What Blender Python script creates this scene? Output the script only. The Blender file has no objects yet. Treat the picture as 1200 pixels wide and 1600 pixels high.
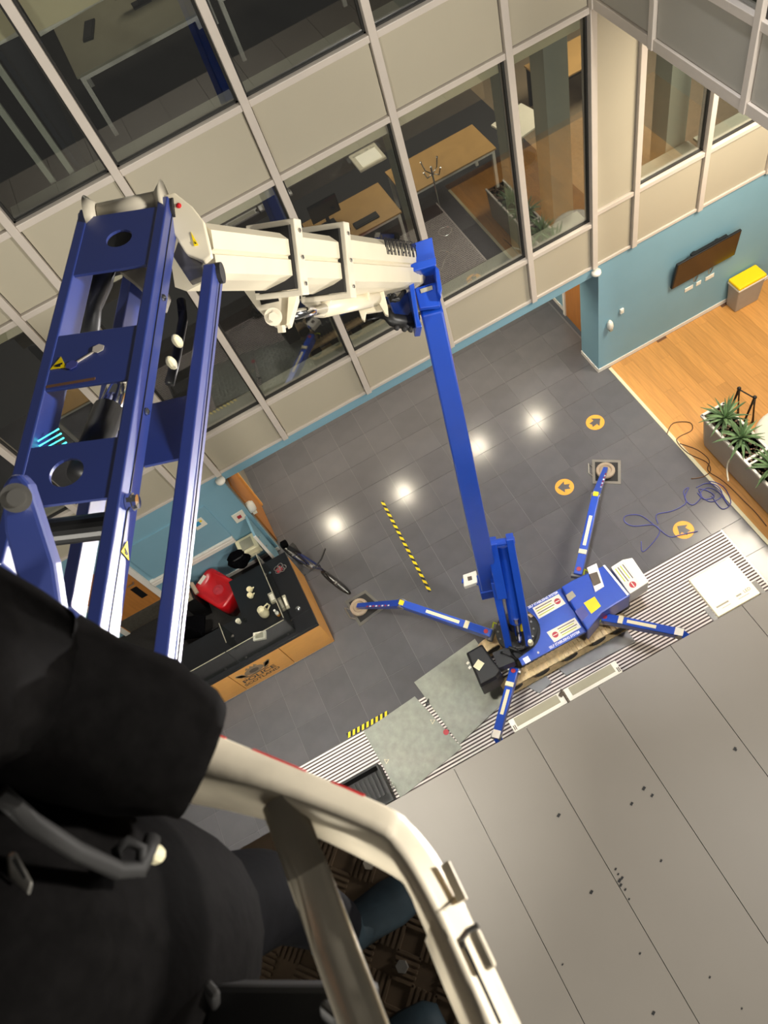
import bpy, bmesh, math, random
from mathutils import Vector as V, Matrix
random.seed(7)
C = bpy.context.scene.collection
R_ = math.radians

# ------------------------------------------------------------------ camera
F = 1184.75                                    # focal length in pixels of a 1200x1600 frame
MC = Matrix(((0.87425458, -0.48514172, 0.01778861),
             (-0.42098221, -0.73936832, 0.52546025),
             (-0.24177035, -0.46687472, -0.85063217)))   # camera axes (right, down, forward) in the world
EYE = V((0, 0, 12.0))
cam = bpy.data.objects.new('camera', bpy.data.cameras.new('camera'))
C.objects.link(cam)
cam.data.sensor_fit = 'VERTICAL'; cam.data.sensor_height = 36; cam.data.sensor_width = 27
cam.data.lens = 36 * F / 1600
cam.data.clip_start = .05; cam.data.clip_end = 200
r3 = Matrix((MC.col[0], -MC.col[1], -MC.col[2])).transposed()
cam.matrix_world = Matrix.Translation(EYE) @ r3.to_4x4()
cam.data.dof.use_dof = True; cam.data.dof.focus_distance = 6.5; cam.data.dof.aperture_fstop = 6.5
bpy.context.scene.camera = cam

# ------------------------------------------------------------------ world, lights, exposure
vs = bpy.context.scene.view_settings
vs.view_transform = 'Standard'; vs.look = 'None'; vs.gamma = 1; vs.use_curve_mapping = False
vs.exposure = 0.08
wd = bpy.data.worlds.new('world'); bpy.context.scene.world = wd; wd.use_nodes = True
wd.node_tree.nodes['Background'].inputs[0].default_value = (1.0, .95, .86, 1)
wd.node_tree.nodes['Background'].inputs[1].default_value = .07

def area(name, loc, aim, size, power, col=(1, .93, .82), sizey=None, spread=180):
    l = bpy.data.lights.new(name, 'AREA'); l.energy = power; l.color = col; l.size = size
    if sizey: l.shape = 'RECTANGLE'; l.size_y = sizey
    l.spread = R_(spread)
    o = bpy.data.objects.new(name, l); C.objects.link(o)
    o.location = loc; o.rotation_euler = (V(aim) - V(loc)).to_track_quat('-Z', 'Y').to_euler()
    return o
# atrium key light from the right, added fill lights, and the seating area ceiling lamp
area('atrium_side_light', (4.7, -.4, 11.0), (-.5, 2.5, 8.4), .55, 500, (1, .95, .87))
area('facade_fill', (0, -8.5, 10.0), (0, 8, 9.0), 7.0, 700, (1, .95, .84), 3.0)  # added broad fill that lights the beige facade evenly, no real source
area('floor_fill', (3.3, 4.6, 15.5), (3.3, 4.9, 0), .5, 48, (.97, .97, 1.0), spread=34)  # added narrow fill, brightens the tiles but misses the jib
area('floor_fill', (-2.3, 3.3, 15.5), (-2.5, 3.7, 0), .5, 95, (1, .95, .84), spread=36)  # added fill for the tiles and counter at lower left
area('atrium_side_light', (-5.0, -2.0, 10.4), (5, 6, 7.2), .8, 300, (1, .95, .84))  # added fill from the left, brightens the grey upper facade
area('seating_lamp', (7.6, 5.6, 6.7), (7.4, 6.0, 0), 1.6, 700, (1, .88, .70), 3.0)

# ------------------------------------------------------------------ pixel of the photograph -> point on a real plane
def ray(px, py): return MC @ V((px - 600, py - 800, F))
def pz(px, py, z=0.0):
    d = ray(px, py); return EYE + d * ((z - EYE.z) / d.z)
def py_(px, py, y):
    d = ray(px, py); return EYE + d * (y / d.y)
def px_(px, py, x):
    d = ray(px, py); return EYE + d * (x / d.x)
def pd(px, py, dist): return EYE + ray(px, py) * (dist / F)

# ------------------------------------------------------------------ materials
def S(h):
    h = h.lstrip('#'); o = []
    for i in (0, 2, 4):
        c = int(h[i:i + 2], 16) / 255
        o.append(c / 12.92 if c <= .04045 else ((c + .055) / 1.055) ** 2.4)
    return (*o, 1)
MAT = {}
def mat(name, col, rough=.5, metal=0.0, var=.12, scale=6.0, bump=0.0, spec=.5, coat=0.0, rnd=0.0, stretch=None, emit=0.0):
    if name in MAT: return MAT[name]
    m = bpy.data.materials.new(name); m.use_nodes = True; MAT[name] = m
    nt = m.node_tree; b = nt.nodes['Principled BSDF']
    col = S(col) if isinstance(col, str) else (*col, 1)
    b.inputs['Roughness'].default_value = rough; b.inputs['Metallic'].default_value = metal
    b.inputs['Specular IOR Level'].default_value = spec; b.inputs['Coat Weight'].default_value = coat; b.inputs['Coat Roughness'].default_value = .22
    tc = nt.nodes.new('ShaderNodeTexCoord'); mp = nt.nodes.new('ShaderNodeMapping')
    nt.links.new(tc.outputs['Object'], mp.inputs['Vector'])
    if stretch: mp.inputs['Scale'].default_value = stretch
    n = nt.nodes.new('ShaderNodeTexNoise'); n.inputs['Scale'].default_value = scale; n.inputs['Detail'].default_value = 5
    nt.links.new(mp.outputs[0], n.inputs['Vector'])
    mr = nt.nodes.new('ShaderNodeMapRange')
    mr.inputs['From Min'].default_value = .25; mr.inputs['From Max'].default_value = .75
    mr.inputs['To Min'].default_value = 1 - var; mr.inputs['To Max'].default_value = 1 + var
    nt.links.new(n.outputs['Fac'], mr.inputs['Value'])
    val = mr.outputs[0]
    if rnd:
        oi = nt.nodes.new('ShaderNodeObjectInfo'); r2 = nt.nodes.new('ShaderNodeMapRange')
        r2.inputs['To Min'].default_value = 1 - rnd; r2.inputs['To Max'].default_value = 1 + rnd
        nt.links.new(oi.outputs['Random'], r2.inputs['Value'])
        mu = nt.nodes.new('ShaderNodeMath'); mu.operation = 'MULTIPLY'
        nt.links.new(val, mu.inputs[0]); nt.links.new(r2.outputs[0], mu.inputs[1]); val = mu.outputs[0]
    mx = nt.nodes.new('ShaderNodeVectorMath'); mx.operation = 'SCALE'
    mx.inputs[0].default_value = col[:3]; nt.links.new(val, mx.inputs['Scale'])
    nt.links.new(mx.outputs[0], b.inputs['Base Color'])
    if bump:
        bp = nt.nodes.new('ShaderNodeBump'); bp.inputs['Strength'].default_value = bump; bp.inputs['Distance'].default_value = .01
        nt.links.new(n.outputs['Fac'], bp.inputs['Height']); nt.links.new(bp.outputs[0], b.inputs['Normal'])
    if emit:
        b.inputs['Emission Color'].default_value = col; b.inputs['Emission Strength'].default_value = emit
    return m
def glass(name, tint, refl, rough=.01):
    m = bpy.data.materials.new(name); m.use_nodes = True; MAT[name] = m
    nt = m.node_tree; nt.nodes.clear()
    o = nt.nodes.new('ShaderNodeOutputMaterial'); mx = nt.nodes.new('ShaderNodeMixShader')
    t = nt.nodes.new('ShaderNodeBsdfTransparent'); t.inputs[0].default_value = (*tint, 1)
    g = nt.nodes.new('ShaderNodeBsdfGlossy'); g.inputs['Roughness'].default_value = rough
    ge = nt.nodes.new('ShaderNodeNewGeometry'); dt = nt.nodes.new('ShaderNodeVectorMath'); dt.operation = 'DOT_PRODUCT'
    nt.links.new(ge.outputs['Incoming'], dt.inputs[0]); nt.links.new(ge.outputs['Normal'], dt.inputs[1])
    def mth(op, a, b=None):
        n = nt.nodes.new('ShaderNodeMath'); n.operation = op; n.use_clamp = True
        for i, v in enumerate((a, b)):
            if v is None: continue
            if isinstance(v, (int, float)): n.inputs[i].default_value = v
            else: nt.links.new(v, n.inputs[i])
        return n.outputs[0]
    sch = mth('POWER', mth('SUBTRACT', 1.0, mth('ABSOLUTE', dt.outputs['Value'])), 5.0)      # Schlick reflectance, same from both sides
    nt.links.new(mth('ADD', mth('MULTIPLY', sch, 1 - refl), refl), mx.inputs[0])
    nt.links.new(t.outputs[0], mx.inputs[1]); nt.links.new(g.outputs[0], mx.inputs[2]); nt.links.new(mx.outputs[0], o.inputs[0])
    return m
mat('panel', '#b6ae9a', .45, var=.025, scale=1.5)
mat('panel_grey', '#a9a59b', .45, var=.025, scale=1.5)
mat('frame', '#cdc3b8', .4, var=.03)
mat('gasket', '#2b2a28', .6)
mat('blue_wall', '#7fa9bb', .6, var=.03, scale=2)
mat('white_trim', '#e9e4da', .45, var=.04)
mat('tile', '#5e5d60', .22, var=.07, scale=3.5, rnd=.07, bump=.03, spec=.45)
mat('grout', '#68676a', .8)
mat('oak', '#cd9450', .42, var=.14, scale=5, rnd=.11, stretch=(6, .5, 1))
mat('oak_front', '#e6a858', .45, var=.05, scale=4, stretch=(1, 1, 3))
mat('oak_door', '#b5773a', .45, var=.12, scale=4, stretch=(5, 5, .5))
mat('desk_wood', '#b8935c', .45, var=.08, scale=4)
mat('canopy', '#857f77', .45, var=.03, scale=1.2, rnd=.025)
mat('canopy_edge', '#77736c', .4)
mat('mat_dark', '#574b49', .85, var=.15)
mat('alu_strip', '#efe7e2', .4, .0, var=.05)
mat('alu', '#e2d7c0', .5, .15, var=.14, scale=14, bump=.1)
mat('alu_bar', '#d9cfba', .3, .45, var=.12, scale=14)
mat('alu_dull', '#6f6a60', .5, .6, var=.2, scale=20)
mat('steel', '#a6a39d', .3, .9, var=.1)
mat('chrome', '#d6d6d8', .12, 1.0, var=.03)
mat('blue', '#1547b4', .32, var=.05, scale=3, coat=.6)
mat('blue_jib', '#1a3280', .42, var=.05, scale=3, coat=1.0)
mat('boom_white', '#d5cbb2', .38, var=.05, scale=4)
mat('boom_white2', '#cfc6b2', .42, var=.09, scale=8)
mat('black', '#131314', .5, var=.2)
mat('black_gloss', '#0e0e10', .15, var=.1)
mat('rubber', '#201f1f', .7, var=.2, scale=15)
mat('track_rubber', '#ead09f', .75, var=.2, scale=12, bump=.2)
mat('cloth_black', '#08080a', .85, var=.3, scale=25, bump=.15, spec=.03)
mat('cloth_jacket', '#100f0f', .8, var=.3, scale=40, bump=.15, spec=.02)
mat('boot', '#141d22', .7, var=.25, scale=18, bump=.1, spec=.1)
mat('skin', '#b98a70', .55, var=.08)
mat('yellow', '#f2d400', .5, var=.04)
mat('lime', '#b7c31c', .5)
mat('orange', '#f0a63c', .55, var=.04)
mat('red', '#c0141c', .28, var=.05, coat=.3)
mat('red_print', '#b0303a', .5)
mat('white', '#f0ece0', .5, var=.04)
mat('paper', '#eae5d4', .7, var=.04)
mat('label_cream', '#e6ddb8', .55, var=.06)
mat('print_dark', '#5d5348', .7)
mat('print_black', '#171718', .6)
mat('print_white', '#eef1ff', .5)
mat('tread_board', '#94978d', .5, .1, var=.16, scale=9, bump=.1)
mat('rubber_board', '#97989a', .8, var=.08)
mat('tread', '#4a3d2f', .45, .55, var=.3, scale=10)
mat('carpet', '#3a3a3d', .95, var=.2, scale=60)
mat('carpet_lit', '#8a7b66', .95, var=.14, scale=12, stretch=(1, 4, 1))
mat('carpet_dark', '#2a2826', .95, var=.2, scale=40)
mat('room_wall', '#8a8479', .8, var=.04)
mat('room_dark', '#232a38', .8, var=.06)
mat('column_paint', '#b3b4a4', .6, var=.03)
mat('blind', '#fff4cf', .7, var=.03)
mat('counter_black', '#1a1b1e', .28, var=.1, spec=.4)
mat('screen', '#0b0b0d', .12, var=.05)
mat('tv_screen', '#2a1c14', .16, var=.1)
mat('bin_grey', '#a39a8f', .5, var=.04)
mat('bin_yellow', '#ffd60a', .45, var=.03)
mat('planter', '#a9a294', .5, var=.03)
mat('gravel', '#7d6552', .8, var=.4, scale=30, rnd=.3)
mat('leaf', '#6f8c60', .45, var=.25, scale=7, rnd=.22)
mat('crest', '#8c7a63', .5, var=.1)
mat('cable_blue', '#474b92', .5); mat('cable_brown', '#6b4a2c', .5); mat('cable_white', '#e8e0cc', .5)
mat('bike_blue', '#1d2a5a', .35, var=.1)
mat('beige_plastic', '#a5947f', .5)
mat('poster_blue', '#3c9ac6', .5)
mat('grey_card', '#a09b86', .6, var=.05)
mat('hose_black', '#1a1a1a', .45, var=.2)
mat('rust', '#6a4a34', .8, var=.3)
mat('teal_light', '#52e8ea', .5, emit=2.2)
mat('led', '#fff6d8', .5, var=0.0, emit=1.2)
mat('led_rim', '#fdf3cf', .45, var=.01, emit=.15)
mat('lamp_disc', '#fff2d6', .5, var=0.0, emit=9.0)
glass('pane', (.84, .86, .85), .20)
glass('screen_glass', (.86, .88, .86), .12)
glass('ring_glass', (.5, .48, .42), .25, .1)

# ------------------------------------------------------------------ mesh builder
WO = {}                                        # world origin of every object built
def basis(d):
    d = V(d).normalized(); u = V((0, 0, 1)) if abs(d.z) < .95 else V((1, 0, 0))
    a = d.cross(u).normalized(); return a, a.cross(d).normalized()
class MB:
    def __init__(s): s.v = []; s.f = []
    def add(s, vs, fs):
        n = len(s.v); s.v += [V(p) for p in vs]; s.f += [tuple(i + n for i in f) for f in fs]; return s
    def obox(s, c, ax, ay, az):                # half vectors
        c, ax, ay, az = V(c), V(ax), V(ay), V(az)
        vs = [c + i * ax + j * ay + k * az for k in (-1, 1) for j in (-1, 1) for i in (-1, 1)]
        return s.add(vs, [(0, 2, 3, 1), (4, 5, 7, 6), (0, 1, 5, 4), (2, 6, 7, 3), (0, 4, 6, 2), (1, 3, 7, 5)])
    def box(s, lo, hi):
        lo, hi = V(lo), V(hi); h = (hi - lo) / 2
        return s.obox((lo + hi) / 2, (h.x, 0, 0), (0, h.y, 0), (0, 0, h.z))
    def beam(s, p0, p1, w, h, up=(0, 0, 1), w1=None, h1=None):
        p0, p1 = V(p0), V(p1); d = (p1 - p0).normalized(); a = d.cross(V(up)).normalized(); b = a.cross(d)
        w1 = w1 or w; h1 = h1 or h
        vs = [p + i * a * ww / 2 + j * b * hh / 2 for p, ww, hh in ((p0, w, h), (p1, w1, h1)) for i, j in ((-1, -1), (1, -1), (1, 1), (-1, 1))]
        return s.add(vs, [(0, 1, 2, 3), (7, 6, 5, 4), (0, 4, 5, 1), (1, 5, 6, 2), (2, 6, 7, 3), (3, 7, 4, 0)])
    def cyl(s, p0, p1, r0, r1=None, n=14):
        p0, p1 = V(p0), V(p1); r1 = r0 if r1 is None else r1; a, b = basis(p1 - p0)
        vs = [p + (a * math.cos(t) + b * math.sin(t)) * r for p, r in ((p0, r0), (p1, r1)) for t in [2 * math.pi * i / n for i in range(n)]]
        fs = [(i, (i + 1) % n, n + (i + 1) % n, n + i) for i in range(n)] + [tuple(range(n - 1, -1, -1)), tuple(range(n, 2 * n))]
        return s.add(vs, fs)
    def tube(s, path, r, n=8, closed=False):
        path = [V(p) for p in path]; N = len(path); vs = []; pa = None
        for i, p in enumerate(path):
            q = path[(i + 1) % N] if (closed or i < N - 1) else p
            o = path[i - 1] if (closed or i > 0) else p
            d = (q - o).normalized()
            if pa is None: a, b = basis(d)
            else:
                a = (pa - d * pa.dot(d)); a = a.normalized() if a.length > 1e-6 else basis(d)[0]; b = d.cross(a)
            pa = a; rr = r[i] if isinstance(r, (list, tuple)) else r
            vs += [p + (a * math.cos(2 * math.pi * k / n) + b * math.sin(2 * math.pi * k / n)) * rr for k in range(n)]
        fs = []
        for i in range(N if closed else N - 1):
            j = (i + 1) % N
            fs += [(i * n + k, i * n + (k + 1) % n, j * n + (k + 1) % n, j * n + k) for k in range(n)]
        if not closed: fs += [tuple(range(n - 1, -1, -1)), tuple((N - 1) * n + k for k in range(n))]
        return s.add(vs, fs)
    def prism(s, poly, vec):
        n = len(poly); vec = V(vec); poly = [V(p) for p in poly]
        return s.add(poly + [p + vec for p in poly], [tuple(range(n)), tuple(range(2 * n - 1, n - 1, -1))] + [(i, (i + 1) % n, n + (i + 1) % n, n + i) for i in range(n)])
    def loft(s, secs, caps=True, closed=False):
        n = len(secs[0]); vs = [V(p) for sc in secs for p in sc]; fs = []
        N = len(secs)
        for i in range(N if closed else N - 1):
            j = (i + 1) % N
            fs += [(i * n + k, i * n + (k + 1) % n, j * n + (k + 1) % n, j * n + k) for k in range(n)]
        if caps and not closed: fs += [tuple(range(n - 1, -1, -1)), tuple((N - 1) * n + k for k in range(n))]
        return s.add(vs, fs)
    def lathe(s, c, prof, n=20, axis=(0, 0, 1)):
        c = V(c); ax = V(axis).normalized(); a, b = basis(ax)
        return s.loft([[c + ax * z + (a * math.cos(2 * math.pi * k / n) + b * math.sin(2 * math.pi * k / n)) * r for k in range(n)] for r, z in prof])
    def ball(s, c, r, n=12, m=7):
        r = r if isinstance(r, (tuple, list)) else (r, r, r); c = V(c)
        return s.loft([[c + V((math.cos(2 * math.pi * k / n) * math.sin(t) * r[0], math.sin(2 * math.pi * k / n) * math.sin(t) * r[1], -math.cos(t) * r[2])) for k in range(n)]
                       for t in [max(.03, min(math.pi - .03, math.pi * i / m)) for i in range(m + 1)]])
    def ring(s, outer, inner, vec):            # plate with a hole: loops with the same number of points
        n = len(outer); vec = V(vec); o = [V(p) for p in outer]; i_ = [V(p) for p in inner]
        return s.loft([o, i_, [p + vec for p in i_], [p + vec for p in o]], closed=True)
    def build(s, name, m, parent=None, smooth=False, bevel=0, origin=None, fix=True, subsurf=0):
        me = bpy.data.meshes.new(name)
        lo = V((min(p.x for p in s.v), min(p.y for p in s.v), min(p.z for p in s.v)))
        hi = V((max(p.x for p in s.v), max(p.y for p in s.v), max(p.z for p in s.v)))
        o0 = V(origin) if origin is not None else V(((lo.x + hi.x) / 2, (lo.y + hi.y) / 2, lo.z))
        me.from_pydata([tuple(p - o0) for p in s.v], [], s.f)
        if fix:
            bm = bmesh.new(); bm.from_mesh(me); bmesh.ops.recalc_face_normals(bm, faces=bm.faces); bm.to_mesh(me); bm.free()
        if smooth: me.polygons.foreach_set('use_smooth', [True] * len(me.polygons))
        me.materials.append(MAT[m])
        o = bpy.data.objects.new(name, me); C.objects.link(o); put(o, o0, parent)
        if bevel:
            b = o.modifiers.new('bevel', 'BEVEL'); b.width = bevel; b.segments = 2; b.limit_method = 'ANGLE'
        if subsurf:
            u = o.modifiers.new('subsurf', 'SUBSURF'); u.levels = u.render_levels = subsurf
        return o
def put(o, world, parent):
    WO[o.name] = V(world)
    if parent: o.parent = parent; o.location = V(world) - WO[parent.name]
    else: o.location = world
def tag(o, label=None, cat=None, group=None, kind=None):
    if label: o['label'] = label
    if cat: o['category'] = cat
    if group: o['group'] = group
    if kind: o['kind'] = kind
    return o
def thing(name, label, cat, loc, group=None, kind=None):
    o = bpy.data.objects.new(name, None); o.empty_display_size = .1; C.objects.link(o); put(o, V(loc), None)
    return tag(o, label, cat, group, kind)
def struct(name, mb, m, label, cat, **k):
    return tag(mb.build(name, m, **k), label, cat, kind='structure')
def text(name, body, o, xd, yd, size, m, parent, depth=.002, label=None, stretch=1.0, bold=0.0):
    cu = bpy.data.curves.new(name, 'FONT'); cu.body = body; cu.size = 1; cu.offset = bold; cu.align_x = 'CENTER'; cu.align_y = 'CENTER'
    t = bpy.data.objects.new(name, cu); C.objects.link(t); bpy.context.view_layer.update()
    me = bpy.data.meshes.new_from_object(t.evaluated_get(bpy.context.evaluated_depsgraph_get()))
    bpy.data.objects.remove(t); bpy.data.curves.remove(cu)
    xd = V(xd).normalized(); yd = V(yd); yd = (yd - xd * yd.dot(xd)).normalized(); n = xd.cross(yd)
    for v in me.vertices: v.co = xd * v.co.x * size * stretch + yd * v.co.y * size + n * depth
    me.name = name; me.materials.clear(); me.materials.append(MAT[m])
    ob = bpy.data.objects.new(name, me); C.objects.link(ob); put(ob, V(o), parent)
    if label: ob['label'] = label
    return ob
def copy_of(src, loc, name=None):
    o = src.copy(); C.objects.link(o); o.location = loc; WO[o.name] = V(loc); return o

MAT['blue_jib'].node_tree.nodes['Principled BSDF'].inputs['Coat IOR'].default_value = 1.9; MAT['blue_jib'].node_tree.nodes['Principled BSDF'].inputs['Coat Roughness'].default_value = .42
nt_ = MAT['blind'].node_tree; pb = nt_.nodes['Principled BSDF']; tl = nt_.nodes.new('ShaderNodeBsdfTranslucent'); ms = nt_.nodes.new('ShaderNodeMixShader')
tl.inputs[0].default_value = S('#fff2c4'); ms.inputs[0].default_value = .2
nt_.links.new(pb.outputs[0], ms.inputs[1]); nt_.links.new(tl.outputs[0], ms.inputs[2]); nt_.links.new(ms.outputs[0], nt_.nodes['Material Output'].inputs[0])
# ================================================================== SETTING
YA = 7.82; ZS = 2.56; ZB = 2.75; S1 = 3.63; H1 = 6.74; S2 = 7.66; XB = 5.02
# ---- dark tile floor, every tile a piece
fl = struct('floor', MB().box((-7, 1.2, -.14), (5.32, 12.2, -.006)), 'grout', 'dark grey square tiled atrium floor with pale joints', 'floor')
tx, ty, x0, y0 = .577, .585, -1.633, 5.146
tm = None
for j in range(-4, 12):
    for i in range(-9, 12):
        xa = x0 + i * tx; ya = y0 + j * ty
        if xa < -6 or xa + tx > 5.36 + tx * .98 or ya > 11.4 or ya < 2.0: continue
        if (xa < -1.75 - tx and ya > YA) or (xa > 5.3): continue
        if xa < -2.3 and ya > 5.6: continue                      # carpet behind the counter
        if ya < 3.9 and xa > -3.4 and xa < 4.9 - tx and ya + ty < 3.98: continue   # under the mat
        xb = min(xa + tx, 5.32) - .004; yb = ya + ty - .004
        if xb - xa < .05: continue
        if tm is None or xb - xa < tx - .01:
            t = MB().box((xa + .004, ya + .004, -.01), (xb, yb, 0)).build('tile', 'tile', fl)
            if xb - xa > tx - .01: tm = t
        else:
            t = tm.copy(); C.objects.link(t); t.parent = fl; t.location = V(((xa + .004 + xb) / 2, (ya + .004 + yb) / 2, -.01)) - WO[fl.name]
# ---- oak boards of the seating area
of = struct('floor_oak', MB().box((5.32, 1.2, -.14), (11, 7.9, -.004)), 'rust', 'warm oak plank floor of the seating area', 'floor')
bw = .2; k = 0
for i in range(0, 22):
    xa = 5.36 + i * bw; y = 1.4 - (i * .73) % 1.6
    while y < 7.8:
        ln = random.choice((1.2, 1.5, 1.9, 2.2)); ya = max(y, 1.4); yb = min(y + ln, 7.8)
        if yb - ya > .1: MB().box((xa + .001, ya + .001, -.012), (xa + bw - .001, yb - .001, 0)).build('plank', 'oak', of)
        y += ln
struct('trim_1', MB().box((5.30, 1.4, -.01), (5.36, 7.78, .006)), 'label_cream', 'pale strip between dark tiles and oak floor', 'trim')
# ---- main facade
fa = struct('wall_back', MB().box((-5.3, YA + .06, ZB), (9.5, YA + .12, S1 - .05)).box((-5.3, YA + .06, H1 + .05), (XB, YA + .12, S2 - .05)),
            'panel', 'beige panelled atrium facade with office windows', 'wall')
E_ = [-5.2, -3.75, -2.39, -1.78, -.58, .92, 2.42, 3.92, 5.02, 5.735, 6.94, 8.2, 9.4]
def pnl(xa, xb, za, zb, par=fa, m='panel', g=.012):
    MB().box((xa + .045 + g, YA - .005, za + g), (xb - .045 - g, YA + .05, zb - g)).build('panel', m, par)
def bar(lo, hi, par=fa, name='frame_bar', m='frame'): MB().box(lo, hi).build(name, m, par, bevel=.006)
rv = .045
wn = 0
for i in range(len(E_) - 1):
    xa, xb = E_[i], E_[i + 1]; right = xa >= XB - .01
    s1 = 3.80 if right else S1
    pnl(xa, xb, ZB + .05, s1 - .035)
    bar((xa + rv, YA - .03, ZB), (xb - rv, YA + .07, ZB + .055))
    bar((xa + rv, YA - .045, s1 - .035), (xb - rv, YA + .07, s1 + .04))
    solid = i in (2, 8)
    levels = [(s1, H1, not solid)]
    if not right:
        bar((xa + rv, YA - .04, H1 - .03), (xb - rv, YA + .07, H1 + .045))
        bar((xa + rv, YA - .045, S2 - .035), (xb - rv, YA + .07, S2 + .04))
        pnl(xa, xb, H1 + .045, S2 - .035)
        levels.append((S2, 10.75, i != 2))
    for z0, z1, win in levels:
        if not win: pnl(xa, xb, z0 + .04, z1 - .03); continue
        wn += 1
        w = MB().box((xa + rv, YA + .02, z0 + .04), (xa + rv + .025, YA + .07, z1 - .03)).box((xb - rv - .025, YA + .02, z0 + .04), (xb - rv, YA + .07, z1 - .03))
        w.box((xa + rv, YA + .02, z0 + .04), (xb - rv, YA + .07, z0 + .06))
        w.box((xa + rv, YA + .02, z1 - .05), (xb - rv, YA + .07, z1 - .03))
        fl_ = 'second' if z0 > 7 else 'first'
        wo = struct('window_%d' % wn, w, 'gasket', '%s floor office window, bay %d of the beige facade from the left' % (fl_, i + 1), 'window')
        MB().box((xa + rv + .02, YA + .04, z0 + .055), (xb - rv - .02, YA + .052, z1 - .04)).build('pane', 'pane', wo)
        MB().box((xa + rv, YA + .08, z0 - .02), (xb - rv, YA + .36, z0 + .02)).build('window_board', 'column_paint', wo)
        if z0 < 7 and not right: MB().box((xa + rv + .03, YA + .12, z1 - .24), (xb - rv - .03, YA + .16, z1 - .02)).build('roller_blind', 'blind', wo)
for i, x in enumerate(E_):
    MB().box((x - rv, YA - .06, ZB), (x + rv, YA + .16, H1 + .1 if x > XB + .1 else 10.75)).build('mullion', 'frame', fa, bevel=.006)
# reveals / inner posts beside the windows
for x in (.92, 2.42, 3.92): MB().box((x - .06, YA + .16, S1), (x + .06, YA + .40, H1)).build('inner_post', 'column_paint', fa)
# ---- slabs and rooms behind the glass
struct('ceiling_lobby', MB().box((-1.9, YA + .02, ZS), (5.6, 12.2, ZB + .1)), 'white_trim', 'lobby ceiling under the first floor', 'ceiling')
struct('trim_2', MB().box((-1.75, YA - .01, ZS), (XB + .1, YA + .05, ZB)), 'blue_wall', 'blue band under the beige facade', 'trim')
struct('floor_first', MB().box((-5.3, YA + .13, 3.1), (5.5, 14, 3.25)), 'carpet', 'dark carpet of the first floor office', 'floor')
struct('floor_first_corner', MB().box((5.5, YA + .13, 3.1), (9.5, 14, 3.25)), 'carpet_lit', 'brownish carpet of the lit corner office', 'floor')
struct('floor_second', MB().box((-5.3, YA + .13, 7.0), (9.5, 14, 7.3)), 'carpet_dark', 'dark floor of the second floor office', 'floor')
struct('wall_room', MB().box((-5.3, 13.6, 3.2), (9.5, 13.7, 11)), 'room_wall', 'rear wall of the offices', 'wall')
struct('wall_partition', MB().box((-.95, YA + .5, 7.3), (-.9, 13.6, 10.9)), 'room_dark', 'dark blue partition wall on the second floor', 'wall')
for x in (-1.0, -1.22): struct('trim_post', MB().box((x - .03, YA + .42, 7.3), (x + .03, YA + .5, 10.9)), 'column_paint', 'grey post behind the second floor glass, %s of the pair' % ('right' if x > -1.1 else 'left'), 'post')
struct('ceiling_second', MB().box((-5.3, YA + .06, 10.76), (9.5, 14, 10.95)), 'room_wall', 'ceiling of the second floor office', 'ceiling')
area('office_lamp', (7.2, 10.2, 6.6), (7.2, 10.0, 3.2), 1.2, 170, (1, .86, .66))
area('office_lamp', (3.2, 11.0, 6.6), (3.2, 10.5, 3.2), 1.2, 60, (1, .86, .66))
area('office_lamp', (-2.8, 11.0, 6.6), (-2.8, 10.5, 3.2), 1.2, 45, (1, .86, .66))
area('office_lamp', (.4, 10.6, 10.5), (.3, 9.8, 7.3), 1.0, 26, (1, .9, .7))
# ---- upper facade on the right
yB = [7.76, 6.65, 5.2, 3.75, 2.3, .85]
wr = struct('wall_right', MB().box((XB + .06, .8, 6.82), (XB + .14, 7.8, 7.62)), 'panel_grey', 'grey panelled upper facade over the seating area', 'wall')
for a, b in zip(yB[1:], yB[:-1]):
    MB().box((XB - .01, a + .055, 6.91), (XB + .05, b - .055, 7.56)).build('panel', 'panel_grey', wr)
    bar((XB - .04, a + .04, 6.78), (XB + .1, b - .04, 6.9), wr)
    bar((XB - .04, a + .04, 7.57), (XB + .1, b - .04, 7.66), wr)
    wn += 1
    wo = struct('window_%d' % wn, MB().box((XB, a + .04, 7.66), (XB + .05, a + .07, 10.7)).box((XB, b - .07, 7.66), (XB + .05, b - .04, 10.7)), 'gasket', 'dark window of the right hand upper facade, %d from the corner' % yB.index(a), 'window')
    MB().box((XB + .02, a + .06, 7.67), (XB + .03, b - .06, 10.7)).build('pane', 'pane', wo)
for y in yB: MB().box((XB - .055, y - .04, 6.78), (XB + .12, y + .04, 10.75)).build('mullion', 'frame', wr, bevel=.006)
struct('ceiling_seating', MB().box((XB + .0, .8, 6.74), (9.5, YA - .03, 6.80)), 'white_trim', 'ceiling of the double height seating area', 'ceiling')
struct('floor_upper_right', MB().box((XB + .15, .8, 7.2), (9.5, 7.7, 7.3)), 'carpet_dark', 'dark floor behind the right hand upper facade', 'floor')
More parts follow.
